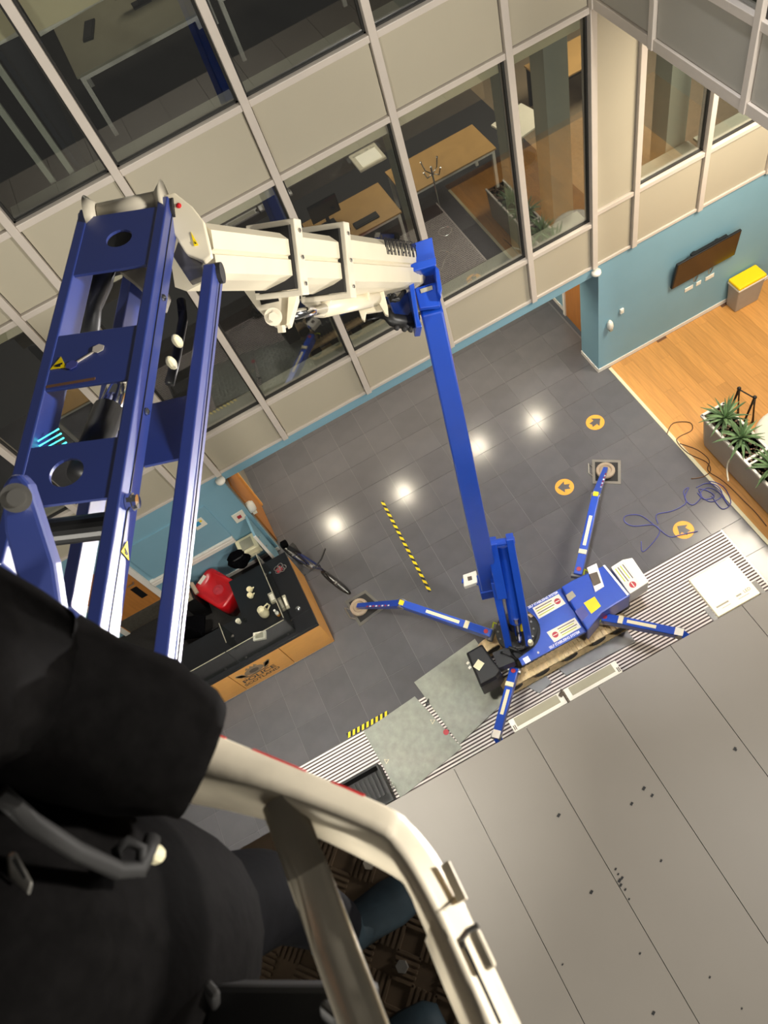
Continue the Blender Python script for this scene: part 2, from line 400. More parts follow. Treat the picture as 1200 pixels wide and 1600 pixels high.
# ---- blue lower walls
wl = struct('wall_lower_right', MB().prism([(5.11, YA, 0), (9.5, YA, 0), (9.5, YA + .06, 0), (5.17, YA + .06, 0), (5.17, 8.33, 0), (5.48, 8.33, 0), (5.48, 12, 0), (5.42, 12, 0), (5.42, 8.39, 0), (5.11, 8.39, 0)], (0, 0, ZB - .01)),
            'blue_wall', 'blue painted wall with a projecting pier by the oak floor', 'wall')
struct('baseboard_right', MB().box((5.095, YA - .015, 0), (9.5, YA - .0, .09)).box((5.095, YA - .015, 0), (5.11, 8.39, .09)).box((5.405, 9.45, 0), (5.42, 11.9, .09)), 'white_trim', 'white skirting along the blue wall', 'skirting')
d1 = struct('door_1', MB().box((5.39, 8.45, 0), (5.42, 9.38, 2.1)), 'oak_door', 'brown wooden door in the lobby beside the blue pier', 'door')
MB().box((5.36, 9.38, 0), (5.42, 9.45, 2.16)).build('door_frame', 'white_trim', d1)
MB().cyl((5.34, 8.6, 1.0), (5.39, 8.6, 1.0), .02).cyl((5.34, 8.6, 1.0), (5.34, 8.74, 1.0), .012).build('door_handle', 'steel', d1)
wl2 = struct('wall_lower_left', MB().box((-6.5, YA, 0), (-1.80, YA + .06, ZB)), 'blue_wall', 'blue painted wall behind the reception counter', 'wall')
MB().box((-3.85, YA - .03, 1.16), (-2.30, YA, 2.25)).build('wall_board', 'blue_wall', wl2)
struct('wall_lobby_left', MB().box((-1.86, YA + .06, 0), (-1.80, 11.5, ZS)), 'room_wall', 'grey side wall of the lobby', 'wall')
d2 = struct('door_2', MB().box((-1.80, 8.0, .02), (-1.77, 8.9, 2.1)), 'oak_door', 'wooden lobby door behind the reception wall end', 'door')
MB().box((-1.80, 8.9, 0), (-1.74, 8.97, 2.15)).build('door_frame', 'oak_front', d2)
struct('wall_lobby_back', MB().box((-1.9, 11.6, 0), (5.5, 11.7, ZS)), 'room_wall', 'rear wall of the lobby', 'wall')
# dado trunking on the reception wall
tr = struct('trim_3', MB().box((-3.94, YA - .06, .98), (-2.30, YA - .0, 1.14)).box((-3.94, YA - .066, 1.04), (-2.30, YA - .05, 1.08)), 'white_trim', 'white dado trunking on the blue reception wall', 'trim')
struct('baseboard_left', MB().box((-3.94, YA - .015, 0), (-1.80, YA, .1)), 'white_trim', 'white skirting behind the reception counter', 'skirting')
struct('floor_reception', MB().box((-6.2, 5.72, .001), (-2.2, YA - .02, .012)), 'carpet_dark', 'black carpet behind the reception counter', 'floor')
# ---- canopy roof over the entrance
ZC = 2.6; YC = 2.17
cn = struct('ceiling_canopy', MB().box((-4.5, -3.2, ZC - .35), (6.2, YC - .01, ZC - .03)), 'canopy_edge', 'grey flat roof of the entrance lobby seen from above', 'canopy')
xs = [-4.6, -3.6, -2.6, -1.6, -.6, .4, 1.4, 2.41, 3.41, 4.4, 5.4, 6.2]
for a, b in zip(xs[:-1], xs[1:]): MB().box((a + .004, -3.2, ZC - .03), (b - .004, YC, ZC)).build('roof_panel', 'canopy', cn)
dm = MB()
for q in ((873, 1274), (987, 1256), (1033, 1345), (1150, 1172), (879, 1507), (1109, 1527), (1021, 1583), (1159, 1576), (924, 1394), (1000, 1490), (962, 1358), (966, 1366), (972, 1372), (970, 1383), (977, 1390), (983, 1405), (968, 1376), (1006, 1232), (1019, 1243), (1148, 1170)):
    c = pz(q[0], q[1], ZC); s_ = random.uniform(.008, .02)
    dm.obox(c + V((0, 0, .004)), (s_, s_ * .5, 0), (-s_ * .4, s_ * .6, 0), (0, 0, .004))
tag(dm.build('dust_flecks', 'black'), 'dark flecks of debris scattered on the grey canopy roof', 'debris', kind='stuff')
# ---- recessed lobby lights, their glow is mirrored in the tiles
for q in ((525, 822), (632, 772), (838, 660), (748, 700), (930, 610)):
    c = pz(q[0], q[1], -ZS)
    d = thing('downlight', 'round recessed lobby ceiling light, %s from the left' % ('first', 'second', 'fourth', 'third', 'fifth')[[525, 632, 838, 748, 930].index(q[0])], 'ceiling light', (c.x, c.y, ZS - .02), 'lobby ceiling lights')
    MB().ring([V((c.x, c.y, ZS - .02)) + V((math.cos(t), math.sin(t), 0)) * .13 for t in [i * math.pi / 10 for i in range(20)]],
              [V((c.x, c.y, ZS - .02)) + V((math.cos(t), math.sin(t), 0)) * .10 for t in [i * math.pi / 10 for i in range(20)]], (0, 0, .018)).build('trim_ring', 'white_trim', d)
    MB().cyl((c.x, c.y, ZS - .012), (c.x, c.y, ZS - .004), .10, n=20).build('lens', 'lamp_disc', d)
    area('downlight_lamp', (c.x, c.y, ZS - .03), (c.x, c.y, 0), .18, 24, (1, .88, .68), spread=140)
# ================================================================== THINGS ON THE FLOOR
# ---- entrance mat
MX0, MX1, MY0, MY1 = -3.6, 4.9, 1.6, 3.97
em = thing('entrance_mat', 'long striped entrance mat of pale strips along the canopy', 'mat', ((MX0 + MX1) / 2, 2.8, 0))
MB().box((MX0, MY0, 0), (MX1, MY1, .006)).build('mat_base', 'mat_dark', em)
st = MB(); y = MY1 - .012
while y > 2.0:
    st.box((MX0 + .03, y - .026, .004), (MX1 - .03, y, .012)); y -= .052
tag(st.build('mat_strips', 'alu_strip', em, fix=False), kind='stuff')
for xe in (MX1 - .03, MX0): MB().box((xe, MY0, .002), (xe + .03, MY1, .014)).build('mat_edge', 'alu_strip', em)
# ---- hazard tapes
def tape(name, label, a, b, w, n):
    a, b = V(a), V(b); d = (b - a) / n; s = V((-d.y, d.x, 0)).normalized() * w / 2
    t = thing(name, label, 'tape', (a + b) / 2, 'yellow and black floor tapes')
    my, mk = MB(), MB()
    sl = d * .45
    for i in range(n):
        p = a + d * i
        my.prism([p - s - sl + d * .45, p + s + sl + d * .0, p + s + sl + d * .5, p - s - sl + d * .95], (0, 0, .003))
    mk.prism([a - s, a + s, b + s, b - s], (0, 0, .002))
    mk.build('backing', 'print_black', t); my.build('yellow_stripes', 'yellow', t)
tape('hazard_tape', 'long yellow and black hazard tape across the middle of the dark tiles', (.32, 7.64, .001), (.26, 5.54, .001), .055, 15)
tape('hazard_tape', 'short yellow and black hazard tape at the mat edge by the tread boards', (-2.06, 4.02, .015), (-1.30, 4.02, .015), .08, 9)
# ---- round arrow stickers
def arrow(c, ang, label):
    c = V(c); r = .165
    t = thing('arrow_sticker', label, 'floor sticker', c, 'orange floor stickers with arrows')
    MB().cyl(c + V((0, 0, .001)), c + V((0, 0, .003)), r, n=32).build('disc', 'orange', t)
    ca, sa = math.cos(ang), math.sin(ang)
    pts = [(.12, 0), (.0, .115), (.0, .05), (-.10, .05), (-.075, 0), (-.10, -.05), (.0, -.05), (.0, -.115)]
    MB().prism([c + V((x * ca - y * sa, x * sa + y * ca, .0035)) for x, y in pts], (0, 0, .001)).build('arrow', 'tile', t)
arrow(pz(930, 660), R_(8), 'orange round arrow sticker nearest to the blue pier')
arrow(pz(882, 761), R_(154), 'orange round arrow sticker between the boom and the upper outrigger')
arrow(pz(1068, 828), R_(112), 'orange round arrow sticker by the striped mat corner')
# ---- tread boards
def board(pts, z, name, m, label, group=None, lugs=True):
    w = [pz(*p, z) for p in pts]
    t = thing(name, label, 'board', sum(w, V()) / len(w), group)
    MB().prism([p - V((0, 0, .02)) for p in w], (0, 0, .02)).build('sheet', m, t)
    if lugs:
        lm = MB(); a, b, c, d = w
        nu = int((b - a).length / .075); nv = int((d - a).length / .075)
        for i in range(nu):
            for j in range(nv):
                u, v_ = (i + .5) / nu, (j + .5) / nv
                p = a * (1 - u) * (1 - v_) + b * u * (1 - v_) + c * u * v_ + d * (1 - u) * v_
                e = (b - a).normalized() if (i + j) % 2 else (d - a).normalized(); s = V((-e.y, e.x, 0))
                for q in (-.02, 0, .02): lm.obox(p + s * q + V((0, 0, .0025)), e * .024, s * .005, (0, 0, .0025))
        tag(lm.build('tread_lugs', m, t, fix=False), kind='stuff')
    return t, w
bA, wA = board([(568, 1143), (648, 1088), (722, 1168), (626, 1247)], .034, 'tread_board', 'tread_board', 'grey tread board lying nearest to the black crate', 'grey ground boards')
bB, wB = board([(647, 1066), (742, 998), (800, 1085), (718, 1163)], .064, 'tread_board', 'tread_board', 'grey tread board lying under the black counterweight box', 'grey ground boards')
board([(868, 1042), (980, 985), (993, 1003), (885, 1055)], .034, 'rubber_board', 'rubber_board', 'plain grey rubber sheet beside the rubber track', 'plain grey sheets', False)
board([(822, 1072), (850, 1052), (862, 1066), (843, 1083)], .034, 'rubber_board', 'rubber_board', 'small grey rubber scrap by the front of the track', 'plain grey sheets', False)
for p, q in (((668, 1098), bA), ((783, 1061), bB)):
    c = pz(*p, .06); m_ = MB()
    for k in (-1, 0, 1): m_.obox(c + V((.03 * k, .015 * k, .004)), (.008, -.004, 0), (.02, .04, 0), (0, 0, .003))
    m_.build('grip_slots', 'print_black', q)
c = pz(697, 1144, .036); MB().cyl(c, c + V((0, 0, .008)), .045, n=18).build('red_sticker', 'red_print', bA)
for q in ((676, 1127), (604, 1189), (679, 1108)):
    c = pz(*q, .04); MB().tube([c + V((.04 * math.cos(t), .04 * math.sin(t), .004)) for t in (0, 2.1, 4.2)], .008, 6, True).build('recycling_mark', 'label_cream', bA)
# ---- black crate at the mat
ct = thing('crate', 'black ribbed plastic crate standing on the mat by the canopy', 'crate', (-2.1, 3.05, 0))
MB().box((-2.5, 2.72, .012), (-1.76, 3.32, .05)).build('base', 'rubber', ct)
for lo, hi in (((-2.5, 3.29, .05), (-1.76, 3.32, .3)), ((-2.5, 2.72, .05), (-1.76, 2.75, .3)), ((-1.79, 2.75, .05), (-1.76, 3.29, .3)), ((-2.5, 2.75, .05), (-2.47, 3.29, .3))):
    MB().box(lo, hi).build('side', 'black', ct)
for k in range(9): MB().box((-2.44 + k * .075, 2.9, .05), (-2.40 + k * .075, 3.26, .07)).build('rib', 'black', ct)
MB().tube([(-1.74, 2.86, .2), (-1.70, 2.88, .26), (-1.70, 3.0, .26), (-1.74, 3.02, .2)], .012).build('handle', 'steel', ct)
# ---- light fittings on the canopy edge
lp = thing('square_light', 'glowing square white light panel fixed to the canopy edge', 'light', (3.40, 2.48, ZC - .04))
MB().box((3.10, 2.19, ZC - .07), (3.69, 2.76, ZC - .012)).build('housing', 'led_rim', lp, bevel=.01)
MB().box((3.19, 2.33, ZC - .012), (3.63, 2.72, ZC - .006)).build('lit_face', 'led', lp)
area('square_light_beam', (3.4, 2.5, ZC + .01), (-.2, 1.9, 10.3), .45, 85, (1, .95, .92), spread=46)
text('lettering', 'LED', (3.585, 2.30, ZC - .012), (1, 0, 0), (0, 1, 0), .055, 'print_dark', lp)
for xa, xb, yy, hh in ((3.15, 3.32, 2.285, .02), (3.43, 3.50, 2.285, .02), (3.2, 3.32, 2.25, .006), (3.43, 3.58, 2.25, .006)): MB().box((xa, yy, ZC - .012), (xb, yy + hh, ZC - .011)).build('print_line', 'grey_card', lp)
for xe in (3.03, 3.70): MB().box((xe, 2.17, ZC - .06), (xe + .06, 2.36, ZC - .04)).build('bracket', 'steel', lp)
for i, (a, b) in enumerate(((.25, .99), (1.02, 1.755))):
    f = thing('light_fitting', ('white batten light fitting on the canopy edge, the one by the lower left outrigger', 'white batten light fitting on the canopy edge, the one nearer to the glowing panel')[i], 'light fitting', ((a + b) / 2, 2.26, ZC - .06), 'batten fittings on the canopy edge')
    MB().box((a, 2.18, ZC - .07), (b, 2.345, ZC - .03)).build('body', 'white', f, bevel=.006)
    MB().box((a + .07, 2.225, ZC - .03), (b - .07, 2.33, ZC - .02)).build('diffuser', 'grey_card', f)
    e = a if i == 0 else b - .06
    for k in (0, .02): MB().box((e + .02 + k, 2.2, ZC - .03), (e + .03 + k, 2.26, ZC - .024)).build('slot', 'print_dark', f)
MB().box((.995, 2.17, ZC - .08), (1.012, 2.36, ZC - .01)).cyl((.95, 2.29, ZC - .02), (.99, 2.31, ZC), .025).build('clamp', 'print_dark', f)
# ---- cables
def wire(name, label, pix, r, m, z=.012, group='loose cables on the floor', par=None):
    pts = [pz(*p, z) for p in pix]; sm = []
    for i in range(len(pts) - 1):
        p0 = pts[max(i - 1, 0)]; p1 = pts[i]; p2 = pts[i + 1]; p3 = pts[min(i + 2, len(pts) - 1)]
        for t in (0, .25, .5, .75):
            sm.append(.5 * ((2 * p1) + (p2 - p0) * t + (2 * p0 - 5 * p1 + 4 * p2 - p3) * t * t + (3 * p1 - p0 - 3 * p2 + p3) * t ** 3))
    sm.append(pts[-1])
    return tag(MB().tube(sm, r, 6).build(name, m, smooth=True), label, 'cable', group)
wire('cable', 'brown cable looping over the oak edge beside the planter', [(1042, 678), (1052, 661), (1078, 660), (1081, 672), (1062, 682), (1058, 690), (1075, 708), (1104, 722), (1110, 736), (1098, 745), (1080, 748)], .009, 'cable_brown')
wire('cable', 'brown cable running straight along the foot of the planter', [(1062, 693), (1090, 703), (1108, 719), (1106, 735), (1125, 748), (1142, 762), (1162, 782), (1180, 800), (1198, 822)], .009, 'cable_brown')
wire('cable', 'blue cable curling from the tiles over the arrow by the mat corner', [(1002, 846), (1004, 862), (1020, 848), (1031, 830), (1020, 820), (990, 822), (976, 815), (978, 806), (1000, 805), (1022, 820), (1045, 838), (1062, 836), (1090, 830)], .009, 'cable_blue')
wire('cable', 'blue cable rising in loops from the mat side towards the oak edge', [(1028, 818), (1026, 804), (1048, 799), (1064, 792), (1072, 784), (1068, 768), (1076, 762), (1070, 778), (1082, 789), (1096, 776), (1092, 764), (1108, 768), (1116, 776), (1100, 780), (1090, 770)], .009, 'cable_blue')
wire('cable', 'tight bundle of blue cable on the tile edge by the planter cables', [(1088, 762), (1104, 755), (1122, 760), (1128, 775), (1110, 784), (1094, 772), (1106, 762), (1124, 770), (1138, 790), (1126, 768), (1108, 752), (1130, 760), (1142, 785), (1128, 795), (1112, 775)], .008, 'cable_blue')
wire('hose', 'white hose hanging over the side of the pale planter', [(1138, 752), (1136, 735), (1138, 722), (1145, 714), (1158, 712)], .012, 'cable_white', .45, None)
# ---- planter with three agaves
PX0, PX1, PY0, PY1, PZ = 5.585, 6.02, 2.9, 5.57, .80
pl = thing('planter', 'long pale grey planter trough with white rim on the oak floor', 'planter', (5.8, 4.2, 0))
prof = []
for y in (PY0, PY1): pass
MB().loft([[(PX0 + .05, PY0, .03), (PX1 - .05, PY0, .03), (PX1, PY0, PZ - .03), (PX0, PY0, PZ - .03)],
           [(PX0 + .05, PY1 - .16, .03), (PX1 - .05, PY1 - .16, .03), (PX1, PY1 - .10, PZ - .03), (PX0, PY1 - .10, PZ - .03)],
           [(PX0 + .12, PY1 - .04, .03), (PX1 - .12, PY1 - .04, .03), (PX1 - .05, PY1, PZ - .03), (PX0 + .05, PY1, PZ - .03)]]).build('trough', 'planter', pl, bevel=.02)
MB().box((PX0 - .01, PY0, PZ - .03), (PX0 + .03, PY1, PZ + .01)).box((PX1 - .03, PY0, PZ - .03), (PX1 + .01, PY1, PZ + .01)).box((PX0, PY1 - .03, PZ - .03), (PX1, PY1 + .01, PZ + .01)).build('rim', 'white_trim', pl)
MB().box((PX0 + .03, 4.47, PZ - .03), (PX1 - .03, 4.51, PZ + .012)).box((PX0 + .03, 4.39, PZ - .03), (PX1 - .03, 4.42, PZ + .012)).build('divider', 'white_trim', pl)
gm = MB()
for k in range(420):
    x = random.uniform(PX0 + .05, PX1 - .05); y = random.uniform(PY0 + .05, PY1 - .06); s_ = random.uniform(.014, .03)
    gm.ball((x, y, PZ - .02), (s_, s_ * .8, s_ * .6), 5, 3)
MB().box((PX0 + .03, PY0, PZ - .08), (PX1 - .03, PY1 - .03, PZ - .03)).build('soil', 'rust', pl)
tag(gm.build('gravel', 'gravel', pl, fix=False), kind='stuff')
leaf_src = {}
def leaf_mb(L, w, bend):
    m_ = MB(); secs = []
    for t in (0, .25, .5, .75, 1.0):
        ww = w * (1 - t) ** .7 * (0.6 + .8 * min(t * 3, 1)) / 1.4 + .002
        z = math.sin(t * bend) / bend * L if bend else t * L; o = (1 - math.cos(t * bend)) / bend * L
        secs.append([(-ww, o, z), (0, o + .012 * (1 - t), z - .004), (ww, o, z), (0, o - .006, z + .004)])
    return m_.loft(secs)
def agave(c, label, n=26, sc=1.0, group='spiky plants in the pale planter'):
    t = thing('agave', label, 'plant', c, group)
    if not leaf_src:
        for i, b in enumerate((.25, .7, 1.2)):
            me = leaf_mb(.34, .028, b).build('leaf', 'leaf', None, origin=(0, 0, 0)); leaf_src[i] = me.data; bpy.data.objects.remove(me)
    for k in range(n):
        tilt = .15 + 1.15 * (k / n) ** .9; az = k * 2.4 + random.uniform(-.3, .3)
        o = bpy.data.objects.new('leaf', leaf_src[0 if tilt < .5 else 1 if tilt < .95 else 2]); C.objects.link(o); o.parent = t
        o.rotation_euler = (Matrix.Rotation(az, 3, 'Z') @ Matrix.Rotation(-tilt, 3, 'X')).to_euler()
        s_ = sc * random.uniform(.85, 1.15); o.scale = (s_, s_, s_)
        o.location = (random.uniform(-.02, .02), random.uniform(-.02, .02), .02)
    MB().cyl(V(c) - V((0, 0, .06)), V(c) + V((0, 0, .06)), .04, .03).build('stem', 'leaf', t)
agave((5.84, 5.30, PZ), 'spiky green agave at the upper end of the pale planter', 30, 1.2)
agave((5.80, 4.86, PZ), 'spiky green agave in the middle of the pale planter', 32, 1.2)
agave((5.84, 4.16, PZ), 'spiky green agave nearest to the right picture edge', 30, 1.2)
agave((5.80, 3.6, PZ), 'spiky green agave at the far right end of the pale planter', 26, 1.0)
# ---- white lounge seat and folding frame behind the planter
se = thing('lounge_seat', 'round white lounge seat behind the pale planter', 'seat', (6.66, 4.72, 0))
MB().lathe((6.66, 4.72, 0), [(.40, .0), (.46, .05), (.5, .3), (.48, .40), (.42, .43), (.02, .44)], 30).build('cushion', 'white', se, smooth=True)
MB().lathe((6.66, 4.72, 0), [(.36, .0), (.40, .0), (.40, .05), (.36, .05)], 30).build('plinth', 'black', se)
ff = thing('folding_frame', 'black tubular folding frame standing behind the pale planter', 'frame', (6.38, 5.4, 0))
for q in ((6.34, 5.62), (6.42, 5.34)):
    q = V((*q, 0)); t_ = q + V((0, 0, .88))
    MB().tube([q + V((.16, .03, 0)), t_], .022).build('leg', 'black', ff); MB().tube([q + V((-.16, -.03, 0)), t_], .022).build('leg', 'black', ff)
    MB().ball(t_, .035, 10, 6).build('hinge_cap', 'black', ff)
MB().tube([(6.34, 5.62, .86), (6.42, 5.34, .86)], .014).build('crossbar', 'black', ff)
# ---- bin, television and wall bits at the blue wall
bn = thing('waste_bin', 'grey waste bin with bright yellow lid against the blue wall', 'bin', (8.12, 7.62, 0))
b0 = [(7.86, 7.50), (8.36, 7.50), (8.36, 7.76), (7.86, 7.76)]
MB().loft([[(x, y, 0) for x, y in b0], [(x + (.03 if x > 8 else -.03), y + (.02 if y > 7.6 else -.02), .58) for x, y in b0]]).build('body', 'bin_grey', bn, bevel=.02)
MB().box((7.82, 7.47, .56), (8.40, 7.79, .60)).build('bag_rim', 'paper', bn, bevel=.01)
MB().box((7.82, 7.47, .60), (8.40, 7.79, .67)).build('lid', 'bin_yellow', bn, bevel=.025)
tv = thing('television', 'dark flat television tilted on a bracket on the blue wall', 'television', (7.23, YA - .1, 1.25))
a = [V((6.60, YA - .10, 1.30)), V((7.87, YA - .10, 1.30)), V((7.87, YA - .22, 1.95)), V((6.60, YA - .22, 1.95))]
a = [V((6.55, YA - .06, 1.27)), V((7.83, YA - .06, 1.27)), V((7.80, YA - .14, 1.90)), V((6.55, YA - .14, 1.90))]
nv = (a[1] - a[0]).cross(a[3] - a[0]).normalized()
MB().prism(a, -nv * .045).build('case', 'black', tv, bevel=.006)
ctr = sum(a, V()) / 4
MB().prism([ctr + (p - ctr) * .965 + nv * .001 for p in a], nv * .002).build('display', 'tv_screen', tv)
for x in (6.95, 7.4): MB().beam((x, YA - .01, 1.85), (x, YA - .11, 1.86), .05, .03).build('bracket_arm', 'black', tv)
MB().box((6.85, YA - .12, 1.88), (7.55, YA - .06, 1.915)).build('bracket_bar', 'black', tv)
for x, y in ((7.0, 7.12), (7.3, 7.43)): MB().tube([(x, YA - .06, 1.27), (x + .02, YA - .05, 1.15), (x + .08, YA - .03, 1.10), (y, YA - .02, 1.2)], .008, 6).build('cable', 'steel', tv)
for i, (x, w_) in enumerate(((6.97, .17), (7.17, .10), (7.40, .18))):
    o = thing('wall_socket', 'white socket plate under the television, %s of three' % ('left', 'middle', 'right')[i], 'socket', (x, YA, .96), 'sockets under the television')
    MB().box((x - w_ / 2, YA - .014, .93), (x + w_ / 2, YA, 1.02)).build('plate', 'white', o, bevel=.004)
    for k in (-1, 1): MB().box((x + k * w_ / 4 - .012, YA - .017, .96), (x + k * w_ / 4 + .012, YA - .013, .985)).build('insert', 'paper', o)
o = thing('sanitiser_dispenser', 'white wall dispenser on the blue wall beside the pier', 'dispenser', (5.32, YA, 1.1))
MB().loft([[(5.32 + math.cos(t) * .055 * s_, YA - .005 - dd, 1.2 + math.sin(t) * .11 * s_) for t in [i * math.pi / 8 for i in range(16)]] for dd, s_ in ((0, 1), (.05, 1), (.085, .7), (.09, .1))]).build('cover', 'white', o, smooth=True)
MB().box((5.29, YA - .09, 1.09), (5.35, YA - .03, 1.12)).build('nozzle', 'grey_card', o)
o = thing('light_switch', 'small white switch box on the blue wall by the dispenser', 'switch', (5.56, YA, 1.34))
MB().box((5.53, YA - .04, 1.33), (5.60, YA, 1.43)).build('box', 'white', o, bevel=.005); MB().box((5.55, YA - .046, 1.36), (5.58, YA - .04, 1.40)).build('rocker', 'paper', o)
for i, (x, z, lb) in enumerate(((5.03, 2.66, 'white dome camera at the facade corner above the blue pier'), (-1.81, 2.64, 'white dome camera above the reception wall'))):
    o = thing('dome_camera', lb, 'camera', (x, YA - .04, z - .06), 'dome cameras under the facade')
    MB().lathe((x, YA - .06, z), [(.075, .04), (.08, 0), (.07, -.02), (.05, -.03)], 20).build('housing', 'white', o, smooth=True)
    MB().ball((x, YA - .068, z - .02), (.045, .045, .05), 14, 8).build('dome', 'black_gloss', o, smooth=True)
# ---- bicycle beside the counter
A = V((-1.56, 7.34, 0)); B = V((-1.10, 6.42, 0)); D = (B - A).normalized(); N = V((-D.y, D.x, 0))
bk = thing('bicycle', 'dark blue bicycle parked beside the end of the reception counter', 'bicycle', (A + B) / 2)
lean = N * .02
def wheel(c, nm):
    c = V(c) + V((0, 0, .33))
    w = MB().tube([c + (D * math.cos(t) + V((0, 0, 1)) * math.sin(t)) * .31 for t in [i * math.pi / 14 for i in range(28)]], .02, 8, True).build('wheel', 'rubber', bk, smooth=True)
    s_ = MB().cyl(c - N * .04, c + N * .04, .025)
    for i in range(10):
        t = i * math.pi / 5; s_.beam(c, c + (D * math.cos(t) + V((0, 0, 1)) * math.sin(t)) * .3, .004, .004, N)
    s_.build('spokes', 'steel', w)
wheel(A, 'rear'); wheel(B, 'front')
ax1, ax2 = A + V((0, 0, .33)), B + V((0, 0, .33)); bbk = A + D * .42 + V((0, 0, .29)); stt = A + D * .30 + V((0, 0, .78)); hd = A + D * .86 + V((0, 0, .82))
f_ = MB().tube([bbk, stt], .018).tube([stt, hd], .018).tube([bbk, hd - V((0, 0, .12))], .02)
for k in (-.04, .04): f_.tube([ax1 + N * k, bbk], .01).tube([ax1 + N * k, stt - V((0, 0, .1))], .009)
f_.build('frame', 'bike_blue', bk)
MB().tube([hd + V((0, 0, .06)), hd - V((0, 0, .14)), ax2 + N * .05], .014).tube([hd - V((0, 0, .14)), ax2 - N * .05], .012).build('fork', 'black', bk)
MB().tube([hd + V((0, 0, .1)) - N * .29 - D * .08, hd + V((0, 0, .12)) - N * .1, hd + V((0, 0, .12)) + N * .1, hd + V((0, 0, .1)) + N * .29 - D * .08], .014).build('handlebar', 'black', bk)
MB().loft([[stt + V((0, 0, .1)) + D * x + N * (w_ * s) + V((0, 0, h_)) for s, h_ in ((-1, 0), (0, .03), (1, 0), (0, -.03))] for x, w_ in ((-.14, .08), (-.05, .07), (.06, .025), (.13, .015))]).tube([stt, stt + V((0, 0, .1))], .013).build('saddle', 'black', bk)
MB().cyl(bbk - N * .02, bbk + N * .02, .09, n=20).beam(bbk + N * .05, bbk + N * .05 + D * .16, .02, .02).beam(bbk - N * .05, bbk - N * .05 - D * .16, .02, .02).build('crankset', 'steel', bk)
MB().box(stt + D * -.35 + V((-.06, -.06, -.1)), stt + D * -.35 + V((.06, .06, 0))).build('rear_bag', 'cloth_black', bk, bevel=.02)
# ================================================================== RECEPTION
CX = -1.60; CY = 5.58; CZ = .95; XL = -6.0
rc = thing('reception_counter', 'L shaped reception counter with oak front and black top', 'counter', (-3.2, 6.0, 0))
for a, b in ((-1.60, -2.355), (-2.367, -3.295), (-3.307, -4.3), (-4.312, -5.2)):
    MB().box((b, CY, .06), (a, CY + .03, .86)).build('front_panel', 'oak_front', rc)
MB().box((-5.2, CY + .02, 0), (CX - .02, CY + .04, .06)).build('plinth', 'alu_strip', rc)
MB().box((CX - .03, CY + .03, 0), (CX, 7.05, .86)).build('end_panel', 'oak_front', rc)
MB().box((-5.2, CY - .0, .86), (CX, CY + .30, CZ)).box((-2.06, CY + .30, .86), (CX, 7.10, CZ)).build('counter_top', 'counter_black', rc, bevel=.004)
MB().box((-5.2, CY + .30, .70), (-2.06, CY + .95, .74)).box((-2.75, CY + .95, .70), (-2.06, 7.25, .74)).build('worktop', 'counter_black', rc)
MB().box((-5.2, CY + .31, .0), (-2.1, CY + .34, .70)).box((-2.12, CY + .34, 0), (-2.09, 7.2, .70)).build('inner_panel', 'counter_black', rc)
# crest and lettering on the front panel
cxm = -2.93; yc = CY - .001
def on_front(pts, name, m, dep=.004): MB().prism([(cxm + x * 1.3, yc, .50 + z * 1.2) for x, z in pts], (0, -dep, 0)).build(name, m, rc)
on_front([(math.cos(t) * .13, math.sin(t) * .10 + .09) for t in [i * math.pi / 12 for i in range(24)]], 'crest_shield', 'crest')
for s in (-1, 1):
    for k in range(4): on_front([(s * (.12 + k * .02), .0 + k * .02), (s * (.21 + k * .012), .05 + k * .03), (s * (.20 + k * .01), .09 + k * .03), (s * (.12 + k * .01), .05 + k * .03)], 'crest_leaf', 'crest', .003)
for k in (-1, 0, 1): on_front([(k * .055 - .03, .19), (k * .055, .25), (k * .055 + .03, .19)], 'crest_crown', 'crest', .003)
on_front([(math.cos(t) * .065, math.sin(t) * .06 + .09) for t in [i * math.pi / 8 for i in range(16)]], 'crest_thistle', 'print_dark', .006)
on_front([(-.17, -.005), (-.1, -.03), (.1, -.03), (.17, -.005), (.17, .01), (.1, -.015), (-.1, -.015), (-.17, .01)], 'crest_ribbon', 'print_dark', .005)
text('lettering', 'POLICE', (cxm, yc, .375), (1, 0, 0), (0, 0, 1), .17, 'print_dark', rc, .004, stretch=1.1, bold=.02)
text('lettering', 'SCOTLAND', (cxm, yc, .235), (1, 0, 0), (0, 0, 1), .12, 'print_dark', rc, .004, stretch=1.05, bold=.02)
# ---- upright glass screens
def screen(name, lb, a, b, z0, z1, par=None):
    a, b = V((*a, z0)), V((*b, z0)); s = thing(name, lb, 'glass screen', (a + b) / 2, 'clear counter screens')
    MB().beam((a.x, a.y, (z0 + z1) / 2), (b.x, b.y, (z0 + z1) / 2), .012, z1 - z0).build('pane', 'screen_glass', s)
    MB().beam((a.x, a.y, z1), (b.x, b.y, z1), .012, .006).build('edge', 'grey_card', s)
    for t in (.12, .88):
        p = a.lerp(b, t); MB().cyl((p.x, p.y, z0 - .0), (p.x, p.y, z0 + .05), .022).build('clamp', 'chrome', s)
screen('counter_screen', 'long glass screen on the left stretch of the oak counter', (-5.0, CY + .07), (-3.02, CY + .07), CZ, 1.5)
screen('counter_screen', 'glass screen above the police crest end of the counter', (-3.0, CY + .07), (-1.98, CY + .07), CZ, 1.5)
screen('counter_screen', 'glass screen along the short wing of the counter', (-1.97, CY + .1), (-1.97, 7.0), CZ, 1.5)
screen('counter_screen', 'short glass divider on the counter beside the notice board', (-3.01, CY + .32), (-3.01, CY + .7), .742, 1.3)
